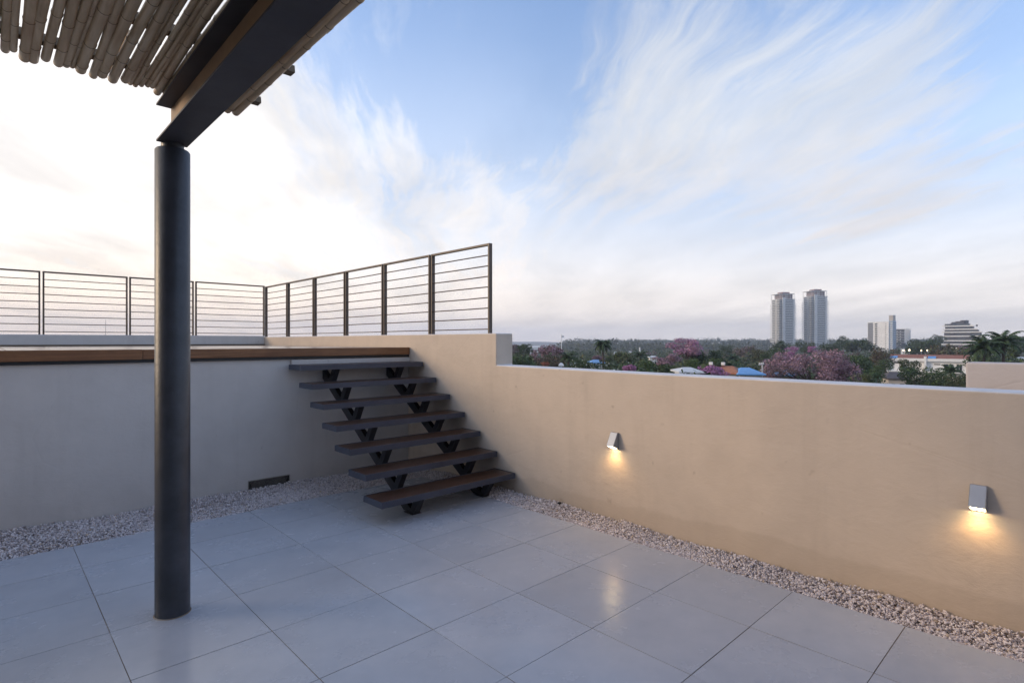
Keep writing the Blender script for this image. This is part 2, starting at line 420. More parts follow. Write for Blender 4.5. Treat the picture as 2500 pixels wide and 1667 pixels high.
for xs in (2.70, 3.50):
    def zt_(y): return 1.0+sl*(y-5.60)
    yb = 5.898
    b = MB(); d = .105
    yf = 5.60-(1.0-.004)/sl; yl = 5.60-(1.0-d-.004)/sl
    pr = [(yf, .004), (yl, .004), (yb, zt_(yb)-d), (yb, zt_(yb))]
    b.prism(pr, xs+.006, xs+.012, 'x')
    n_ = Vector((0, -sl, 1)).normalized()
    # flanges of the channel
    pr2 = [(yf+.004, .0045), (yf+.016, .0045), (yb, zt_(yb)-.009), (yb, zt_(yb)-.0012)]
    b.prism(pr2, xs+.0125, xs+.058, 'x')
    pr3 = [(yl-.012, .0045), (yl-.001, .0045), (yb, zt_(yb)-d+.001), (yb, zt_(yb)-d+.009)]
    b.prism(pr3, xs+.0125, xs+.058, 'x')
    s_ = b.build('stringer', M['support'], st); s_.location = -st.location
    for k in range(7):
        y0 = 3.964+.2642*k; zb = .204+.1755*k-.0525
        ya, yc = y0+.030, y0+.105
        def foot(ytop, lean=.62):   # strut edge going down-back until it meets the stringer top
            # y = ytop + lean*(zb-z); z = zt_(y)
            z = (zt_(ytop)+sl*lean*zb)/(1+sl*lean); return (ytop+lean*(zb-z), z)
        A_, C_ = foot(ya), foot(yc)
        if A_[1] < .004: A_ = (ya+.62*(zb-.004), .004)
        if C_[1] < .004: C_ = (yc+.62*(zb-.004), .004)
        b = MB(); b.prism([(ya, zb), (yc, zb), C_, A_], xs-.002, xs+.055, 'x')
        q = b.build('bracket', M['support'], s_)
    b = MB(); b.box(xs-.02, xs+.08, yf-.02, yf+.12, 0, .0035); b.build('base_plate', M['support'], s_, bevel=.001)

# vent grate in the deck wall
gr = empty('vent_grate', (1.925, 5.9, .0)); tag(gr, 'small dark mesh vent set low in the pale wall beside the gravel', 'vent')
b = MB(); b.box(0, .418, -.004, -.001, -.02, .095); b.build('backing', M['black'], gr)
b = MB(); b.box(0, .418, -.010, -.0045, .089, .095); b.box(0, .006, -.010, -.0045, -.02, .0888); b.box(.412, .418, -.010, -.0045, -.02, .0888); b.build('frame', M['grate'], gr)
b = MB()
for k in range(-8, 44):
    for s in (1, -1):
        xa = k*.0125; za = -.01; xb = xa+s*.05*1.0; zb = .088
        if s < 0: xa += .05; xb += .05
        lo, hi = .006, .412
        if min(xa, xb) < lo or max(xa, xb) > hi: continue
        y = -.0065 if s > 0 else -.0085
        b.add([(xa-.001, y, za), (xa+.001, y, za), (xb+.001, y, zb), (xb-.001, y, zb)], [(0, 1, 2, 3)])
b.build('mesh_screen', M['grate'], gr)

# wall lamps
def wall_lamp(y, label):
    e = empty('wall_lamp', (WX, y, .665)); tag(e, label, 'wall lamp', 'lit wedge lamps on the beige wall')
    w = .0325; zt, zb = .078, -.062
    # hollow wedge: back plate, two cheeks, sloping face, top
    b = MB(); pr = [(-.002, zt), (-.022, zt), (-.080, zb+.036), (-.080, zb+.033), (-.0775, zb+.033), (-.021, zt-.006), (-.006, zt-.006), (-.006, zb), (-.002, zb)]
    b.prism([(p[0], p[1]) for p in pr], -w, w, 'y'); b.build('body', M['lamp'], e, bevel=.0008)
    for s in (-1, 1):
        b = MB(); pc = [(-.003, zt-.001), (-.0215, zt-.001), (-.0790, zb+.034), (-.004, zb)]
        b.prism(pc, s*(w+.0002), s*(w+.0028), 'y'); b.build('side_cheek', M['lampdark'], e)
    b = MB(); b.add([(-.012, -w+.004, zb+.006), (-.012, w-.004, zb+.006), (-.073, w-.004, zb+.032), (-.073, -w+.004, zb+.032)], [(0, 1, 2, 3)])
    b.add([(-.012, -w+.004, zb+.010), (-.012, w-.004, zb+.010), (-.073, w-.004, zb+.036), (-.073, -w+.004, zb+.036)], [(0, 3, 2, 1)])
    b.build('lens', M['glow'], e)
    ld = bpy.data.lights.new('lamp_light', 'SPOT'); lo = bpy.data.objects.new('lamp_light', ld); col.objects.link(lo)
    ld.color = (1, .57, .21); ld.energy = LAMP_W; ld.spot_size = R(140); ld.spot_blend = .9; ld.shadow_soft_size = .018
    lo.parent = e; lo.location = (-.052, 0, zb-.006); lo.rotation_euler = (0, R(6), 0)
    return e
LAMP_W = .9
wall_lamp(2.775, 'small lit wedge lamp on the beige wall, the one nearer the staircase')
wall_lamp(.437, 'lit wedge lamp on the beige wall near the right edge, larger in view')
dc = empty('drain_cap', (3.775, 3.36, .03)); tag(dc, 'small black drain cap poking out of the gravel beside the terrace wall', 'drain cap')
b = MB(); b.tube([(0, 0, -.04), (0, 0, .014), (0, 0, .018)], [.017, .017, .013], 14); b.build('cap', M['black'], dc, smooth=True)
b = MB(); b.tube([(.0, 0, .004), (.035, .0, .004)], .008, 10); b.build('spout', M['black'], dc, smooth=True)

# pergola
pg = empty('pergola', (.75, 3.53, 0)); tag(pg, 'pergola corner with round slate post, steel beam and bamboo cane roof', 'pergola')
PO = -pg.location
b = MB(); rp = .0855; N = 48
b.tube([(.755, 3.53, -.002), (.755, 3.53, 2.548), (.755, 3.53, 2.556)], [rp, rp, rp-.006], N)
po = b.build('post', M['post'], pg, smooth=True); po.location = PO
b = MB(); b.tube([(.755, 3.53, 2.5562), (.755, 3.53, 2.5885)], .056, 32); o = b.build('neck', M['post'], po, smooth=True)
b = MB(); b.tube([(.755, 3.53, -.001), (.755, 3.53, .004)], [rp+.006, rp+.004], N); o = b.build('base_seal', M['grout'], po, smooth=True)
bx0, bx1, by0, by1 = .676, .826, -3.2, 3.53
b = MB(); b.box(bx0, bx1, by0, by1, 2.589, 2.599); bm_ = b.build('beam', M['beam'], pg, bevel=.001); bm_.location = PO
b = MB(); b.box(bx0, bx1, by0, by1, 2.785, 2.795); b.build('upper_flange', M['beam'], bm_, bevel=.001)
b = MB(); b.box(.747, .755, by0, by1-.001, 2.5995, 2.7845); b.build('web', M['web'], bm_)
def cane_mesh(L, r, seed, n=12):
    rd = random.Random(seed); pts = []; rad = []; rings = []
    y = 0; ph = rd.uniform(0, 6); amp = rd.uniform(.003, .008)
    nxt = rd.uniform(.03, .3); x_off = lambda yy: amp*math.sin(yy*2.3+ph)
    taper = rd.uniform(-.05, .05)
    def add(yy, rr): pts.append((x_off(yy), -yy, .3*x_off(yy+1))); rad.append(rr)
    add(0, r*.96); add(.004, r)
    while nxt < L:
        rr = r*(1+taper*nxt)
        add(nxt-.030, rr*.985); add(nxt-.010, rr*1.04); add(nxt-.003, rr*1.09); rings.append(len(pts)-1); add(nxt, rr*1.06); add(nxt+.010, rr*.99); add(nxt+.03, rr*.975)
        nxt += rd.uniform(.22, .42)
    add(L, r*(1+taper*L))
    b = MB(); b.tube(pts, rad, n, True, 0, (rings, 1)); return b
xx = -.52; k = 0
while xx < 1.065:
    r = random.choice([.0125, .0155, .017, .0185, .020, .0225])*random.uniform(.95, 1.05)
    xx += r*.95+(random.uniform(.002, .007) if random.random() < .25 and xx < .6 else 0)
    if k == 0 or True:
        L = random.uniform(4.2, 4.5)
        o = cane_mesh(L, r, k).build('cane', [M['cane'], M['node']], pg, smooth=True)
        ye = 3.425+random.uniform(-.03, .025)
        o.location = (xx-.75, ye-3.53, 2.845-r-random.uniform(0, .002))
        o.rotation_euler = (random.uniform(-.0008, .0015), 0, random.uniform(-.0075, .0075))
    xx += r*.95; k += 1
# short thin canes that show in the gaps near the ends
for k in range(7):
    b = cane_mesh(random.uniform(.35, .9), .010, 500+k, 10)
    o = b.build('cane', [M['cane'], M['node']], pg, smooth=True); o.location = (-1.12+.17*k+random.uniform(-.03, .03), 3.40-3.53, 2.858+.003*(k % 2))
b = MB(); rr = random.Random(3); x = -3.0
while x < -.55:
    r = rr.uniform(.014, .021); b.tube([(x, 3.42, 2.82), (x, -.9, 2.82)], r, 8); x += 2*r+.001
o = b.build('cane', M['cane'], pg, smooth=True); o.location = PO; tag(o, kind='stuff')
for k, yb in enumerate((3.285, 2.80, 2.30, 1.75, 1.1, .4, -.4)):
    b = MB(); b.prism([(yb-.028, 2.846), (yb+.028, 2.846), (yb+.022, 2.884), (yb-.022, 2.884)], -3, (1.135, 1.13, 1.09)[min(k, 2)], 'x')
    o = b.build('batten', M['batten'], pg, bevel=.002); o.location = PO
# ---------------------------------------------------------------- terrain, water
AZ0 = math.atan2(1365-1250, F)            # azimuth (right of the view axis) where the ridge begins
def azim(x, y):
    d = SN*x+CS*y; r = CS*x-SN*y
    return math.atan2(r, d), math.hypot(x, y)
def smooth(a, b, x):
    t = max(0, min(1, (x-a)/(b-a))); return t*t*(3-2*t)
def terrain(x, y):
    a, r = azim(x, y)
    z = -11-6.5*smooth(80, 420, r)
    k = smooth(AZ0-.015, AZ0+.02, a)
    z += k*(9.5*smooth(800, 1900, r))+1.2*math.sin(x*.011)*math.cos(y*.013)*smooth(60, 300, r)
    z -= (1-k)*8.5*smooth(350, 900, r)
    z += (1-k)*26*smooth(3300, 4300, r)
    if 2100 < r: z -= k*6*smooth(2100, 2600, r)
    return z
rs = [0, 6, 14, 25, 40, 60, 85, 115, 150, 200, 260, 330, 420, 520, 640, 780, 950, 1150, 1400, 1700, 2000, 2300, 2700, 3200, 3800, 4400]
na = 180; V = [(0, 0, -11)]; Fc = []
for r in rs[1:]:
    for k in range(na):
        t = 2*math.pi*k/na; V.append((r*math.cos(t), r*math.sin(t), terrain(r*math.cos(t), r*math.sin(t))))
b = MB(); b.add(V, [(0, 1+k, 1+(k+1) % na) for k in range(na)]+[(1+i*na+k, 1+(i+1)*na+k, 1+(i+1)*na+(k+1) % na, 1+i*na+(k+1) % na) for i in range(len(rs)-2) for k in range(na)])
M['ground'] = simple('grassy_ground', (.06, .062, .035), .95, 0, .4, .08)
o = b.build('terrain', M['ground'], smooth=True); tag(o, kind='structure')
mw, tw, bw = new_mat('river_water'); bw.inputs['Base Color'].default_value = (.10, .13, .16, 1); bw.inputs['Roughness'].default_value = .18
set_bump(tw, bw, tw.noise(obj_co(tw), .4, 4), .3, .5)
b = MB(); pts = []
a_ = [at(px, 833.5, 1) for px in (900, 1395)]
def gp(px, D, z): p = at(px, 833.5, D); return (p.x, p.y, z)
b.add([gp(900, 1450, -24.6), gp(1340, 1450, -24.6), gp(1374, 3800, -24.6), gp(900, 3800, -24.6)], [(0, 1, 2, 3)])
o = b.build('river', mw); tag(o, kind='structure')

# ---------------------------------------------------------------- foliage
def leafmat(name, c, var=.45, c2=None, tr=.25):
    m, t, b = new_mat(name); rnd = t.node('ShaderNodeNewGeometry').outputs['Random Per Island']
    co = obj_co(t); n = t.noise(co, .35, 3)
    f = t.math('ADD', t.math('MULTIPLY', rnd, .55), t.math('MULTIPLY', n, .45))
    stops = [(.18, tuple(x*(1-var) for x in c)), (.5, c), (.8, tuple(x*(1+var) for x in (c2 or c)))]
    t.l.new(t.ramp(f, stops), b.inputs['Base Color']); b.inputs['Roughness'].default_value = .6
    b.inputs['Specular IOR Level'].default_value = .3
    return m
LM = {'dark': leafmat('dark_foliage', (.054, .084, .036)), 'mid': leafmat('mid_green_foliage', (.075, .125, .04)),
      'olive': leafmat('olive_foliage', (.10, .105, .052)), 'yellow': leafmat('light_green_foliage', (.095, .13, .045)),
      'pink': leafmat('pink_blossom', (.42, .26, .32), .3), 'mag': leafmat('magenta_blossom', (.42, .19, .36), .35),
      'mauve': leafmat('dusty_mauve_blossom', (.255, .170, .20), .35), 'brown': leafmat('bare_brown_twigs', (.12, .085, .062), .35),
      'white': leafmat('white_blossom', (.6, .62, .6), .1), 'red': leafmat('orange_red_foliage', (.33, .12, .08), .3),
      'palm': leafmat('palm_frond_green', (.042, .070, .028), .4), 'wood': leafmat('distant_woodland', (.058, .076, .042), .25),
      'woodp': leafmat('distant_blossom', (.2, .12, .14), .3)}
M['bark'] = simple('tree_bark', (.085, .065, .05), .9, 0, .3, 2)
def leaves(C, S, flat=.35):
    """two-triangle leaf clumps (quads) at centres C with half sizes S"""
    n = len(C); a = rng.normal(size=(n, 3)); a[:, 2] *= .6; a /= np.linalg.norm(a, axis=1, keepdims=True)
    b = rng.normal(size=(n, 3)); b -= (a*b).sum(1, keepdims=True)*a; b /= np.linalg.norm(b, axis=1, keepdims=True)
    s = S[:, None]; k = rng.uniform(.5, 1, (n, 1))
    V = np.stack([C-a*s, C-b*s*k+a*s*.15, C+a*s, C+b*s*k+a*s*.1], 1).reshape(-1, 3)
    return V, np.arange(4*n).reshape(-1, 4)
def crown_pts(clumps, n, shell=.55):
    cl = np.array(clumps); w = cl[:, 3]**2; idx = rng.choice(len(cl), n, p=w/w.sum())
    d = rng.normal(size=(n, 3)); d /= np.linalg.norm(d, axis=1, keepdims=True)
    rr = (rng.uniform(shell**3, 1, n))**(1/3)*rng.uniform(.86, 1.1, n)
    P = cl[idx, :3]+d*(rr*cl[idx, 3])[:, None]*np.array([1, 1, .8]); return P
def make_crown(kind, seed, n=2600, ls=.028):
    """crown of unit width (x,y in -.5...5), z 0..h"""
    global rng
    rng = np.random.default_rng(seed); rd = random.Random(seed); cl = []
    h = {'dome': .5, 'round': .8, 'tall': 1.25, 'flat': .55, 'vase': .75, 'bush': .6}[kind]
    m = {'tall': 18, 'dome': 54}.get(kind, 16)
    for i in range(m):
        t = rd.uniform(0, 6.28); u = rd.random()
        if kind == 'vase':  z = h*(.3+.62*rd.random()); rho = .40*(z/h)**.6*math.sqrt(u); r = rd.uniform(.09, .17)
        elif kind == 'dome': rho = .42*math.sqrt(u); z = h*(.12+.80*math.sqrt(1-(rho/.47)**2)*math.sqrt(rd.random())); r = rd.uniform(.055, .10)
        elif kind == 'tall': z = h*rd.uniform(.12, .9); rho = .30*math.sqrt(u)*math.sin(math.pi*min(1, max(.1, z/h*.8+.15))); r = rd.uniform(.13, .22)
        elif kind == 'flat': z = h*(.4+.35*rd.random()); rho = .38*math.sqrt(u); r = rd.uniform(.11, .18)
        else: z = h*(.22+.55*rd.random()); rho = .36*math.sqrt(u)*math.sin(math.pi*(.2+.6*z/h)); r = rd.uniform(.13, .20)
        cl.append((rho*math.cos(t), rho*math.sin(t), z, r))
    P = crown_pts(cl, n, .5 if kind != 'vase' else .25)
    lo = np.quantile(P, .01, axis=0); hi = np.quantile(P, .99, axis=0); k = 1/max(.3, (hi[0]-lo[0]+hi[1]-lo[1])/2)
    cx_, cy_ = (lo[0]+hi[0])/2, (lo[1]+hi[1])/2; kz = h/hi[2]
    P = (P-np.array([cx_, cy_, 0]))*np.array([k, k, kz]); cl = [((c[0]-cx_)*k, (c[1]-cy_)*k, c[2]*kz, c[3]) for c in cl]
    S = rng.uniform(.6, 1.3, n)*ls
    V, Fc = leaves(P, S); return V, Fc, cl, h
def limbs(mb, cl, h, r0, z0, nl=7, rd=random):
    """tapered trunk + limbs reaching clumps; z0 is trunk length below the crown, in crown units"""
    top = (rd.uniform(-.03, .03), rd.uniform(-.03, .03), h*.45)
    mb.tube([(0, 0, -z0), (rd.uniform(-.015, .015), 0, -z0*.5), (0, 0, 0), top], [r0*1.25, r0, r0*.85, r0*.4], 7)
    for c in sorted(cl, key=lambda c: -c[3])[:nl]:
        s = Vector((0, 0, rd.uniform(-.02, .2)*h)); e = Vector(c[:3]); mid = s.lerp(e, .5)+Vector((0, 0, -.03))
        mb.tube([s, mid, e], [r0*.45, r0*.3, r0*.1], 5, False)
PROTO = {}
def proto(kind, seed, z0=.45, mix=None, n=2600, ls=.028, nl=7):
    key = (kind, seed, z0, mix, n)
    if key in PROTO: return PROTO[key]
    V, Fc, cl, h = make_crown(kind, seed, n, ls)
    mi = None
    if mix: mi = (rng.uniform(size=len(Fc)) < mix).astype(np.int32)
    cme = np_mesh('crown', V, Fc, mi)
    def trunk_of(z0):
        b = MB(); limbs(b, cl, h, .026, z0, nl, random.Random(seed)); return b.mesh('trunk', smooth=True)
    PROTO[key] = (cme, trunk_of, h); return PROTO[key]
def tree(name, label, cat, px, ytop, wpx, D, kind, seed, mats, group=None, mix=None, hs=1.0, n=2600, ls=.028, nl=7, ground=None):
    W = wpx/F*D; cme, tme, h = proto(kind, seed, .9, mix, n, ls, nl)
    top = at(px, ytop, D); H = h*W*hs
    e = empty(name, (top.x, top.y, top.z-H*1.02), random.Random(str(label)).uniform(0, 6.28)); tag(e, label, cat, group)
    zb = terrain(top.x, top.y); pass
    c = bpy.data.objects.new('crown', cme); col.objects.link(c); c.parent = e; c.scale = (W, W, W*hs)
    mats = mats if isinstance(mats, (list, tuple)) else [mats]
    while len(cme.materials) < 2: cme.materials.append(None)
    for i in range(2):
        c.material_slots[i].link = 'OBJECT'; c.material_slots[i].material = LM[mats[min(i, len(mats)-1)]]
    tme = tme(max(.15, (e.location.z-zb)/(W*hs))); tme.materials.append(M['bark'])
    t = bpy.data.objects.new('trunk', tme); col.objects.link(t); t.parent = e; t.scale = (W, W, W*hs)
    return e
def palm(label, px, ytop, wpx, D, nf=17, droop=1.0, cat='palm tree', group='palm trees among the crowns', seed=1, trunk_r=.16):
    rd = random.Random(seed); W = wpx/F*D; L = W*.58; p = at(px, ytop, D)
    zc = p.z-L*.42; zb = terrain(p.x, p.y)
    e = empty('palm_tree', (p.x, p.y, zb)); tag(e, label, cat, group); H = zc-zb
    b = MB(); lean = rd.uniform(-.4, .4)
    b.tube([(lean, 0, 0), (lean*.5, 0, H*.5), (0, 0, H)], [trunk_r*1.5, trunk_r, trunk_r*.8], 8); b.build('trunk', M['bark'], e, smooth=True)
    b = MB()
    for k in range(nf):
        az = 2.4*k+rd.uniform(-.2, .2); el = 1.35-1.5*(k/nf)**1.0; d = Vector((math.cos(az), math.sin(az), 0)); up = Vector((0, 0, 1))
        pts = []; q = Vector((0, 0, H)); a = el; st_ = L/9*rd.uniform(.85, 1.1)
        for s in range(10):
            pts.append(q.copy()); q = q+(d*math.cos(a)+up*math.sin(a))*st_; a -= .19*droop*(.6+.12*s)
        b.tube(pts, [.035*L/3*(1-.09*s) for s in range(10)], 4, False)
        side = d.cross(up)
        for s in range(1, 10):
            for h_ in (0, .5):
                if s == 9 and h_: continue
                c = pts[s].lerp(pts[min(s+1, 9)], h_); t = (pts[min(s+1, 9)]-pts[s-1]).normalized()
                ll = L*.20*math.sin(math.pi*min(.95, (s+h_)/10+.12))+.03*L; w = L*.040
                for sg in (1, -1):
                    tip = c+side*sg*ll*.8+t*ll*.45-up*ll*rd.uniform(.35, .75)
                    b.add([c-t*w, c+t*w, tip+t*w*.3, tip-t*w*.3], [(0, 1, 2, 3)])
    b.build('crown', LM['palm'], e); return e

# far woodland as one mass: crowns of leaf clumps over the slopes
def woodland(name, n, rng_seed, dmin, dmax, pxr, wmin, wmax, per, mat, label, ls=.11):
    global rng
    rng = np.random.default_rng(rng_seed); C = []; S = []
    rd = random.Random(rng_seed)
    for i in range(n):
        D = rd.uniform(dmin, dmax)
        px = rd.uniform(*pxr); p = at(px, 833.5, D); z = terrain(p.x, p.y)
        if px < 1372 and D > 1350: continue
        w = rd.uniform(wmin, wmax); h = w*rd.uniform(.65, 1.1); tall = w*rd.uniform(.3, .6)
        if D < 760:
            tp = 833.5-(z+tall*.6+h*1.0-EYE)/D*F      # where its top would show
            wy = 889+(px-1211)*.0555
            lim = wy-10 if D < 95 else (wy-26 if D < 140 else (876 if D < 200 else (856 if D < 330 else 846)))
            if 2165 < px < 2365: lim = max(lim, 925) if D < 180 else 852
            if 1690 < px < 2090 and D < 100: lim = wy-2
            if D < 112 and 1435 < px < 1485: lim = 890
            if tp < lim: z -= (lim-tp)/F*D
        m = int(per*(1 if D > 500 else (1.8 if D > 300 else (4.5 if D > 160 else 11))))
        ls_ = ls*(1 if D > 500 else (.75 if D > 300 else (.5 if D > 160 else .30)))
        d = rng.normal(size=(m, 3)); d /= np.linalg.norm(d, axis=1, keepdims=True); d[:, 2] = np.abs(d[:, 2])*1.0-.25
        lump = 1+.22*np.sin(d[:, 0]*5+i)+.2*np.cos(d[:, 1]*6+i*2)
        P = d*lump[:, None]*np.array([w/2, w/2, h*.75])*rng.uniform(.75, 1.05, (m, 1))+np.array([p.x, p.y, z+tall*.6+h*.3])
        C.append(P); S.append(rng.uniform(.6, 1.3, m)*w*ls_)
    V, Fc = leaves(np.concatenate(C), np.concatenate(S))
    o = link(name, np_mesh(name, V, Fc), LM[mat]); tag(o, label, 'woodland', kind='stuff'); return o
woodland('woodland', 3900, 11, 750, 2150, (1100, 3300), 9, 17, 46, 'wood', 'far hazy green woodland covering the ridge along the horizon')
woodland('woodland', 2300, 12, 48, 760, (1020, 3300), 5, 9.5, 80, 'dark', 'dark green mass of treetops filling the valley below the terrace', .10)
woodland('woodland', 460, 13, 90, 760, (1020, 3300), 5, 10, 80, 'olive', 'olive and brownish treetops scattered through the valley woodland', .10)
woodland('woodland', 90, 14, 260, 900, (1240, 2620), 5, 9, 80, 'woodp', 'scattered faint pink blossoming treetops in the far woodland', .10)

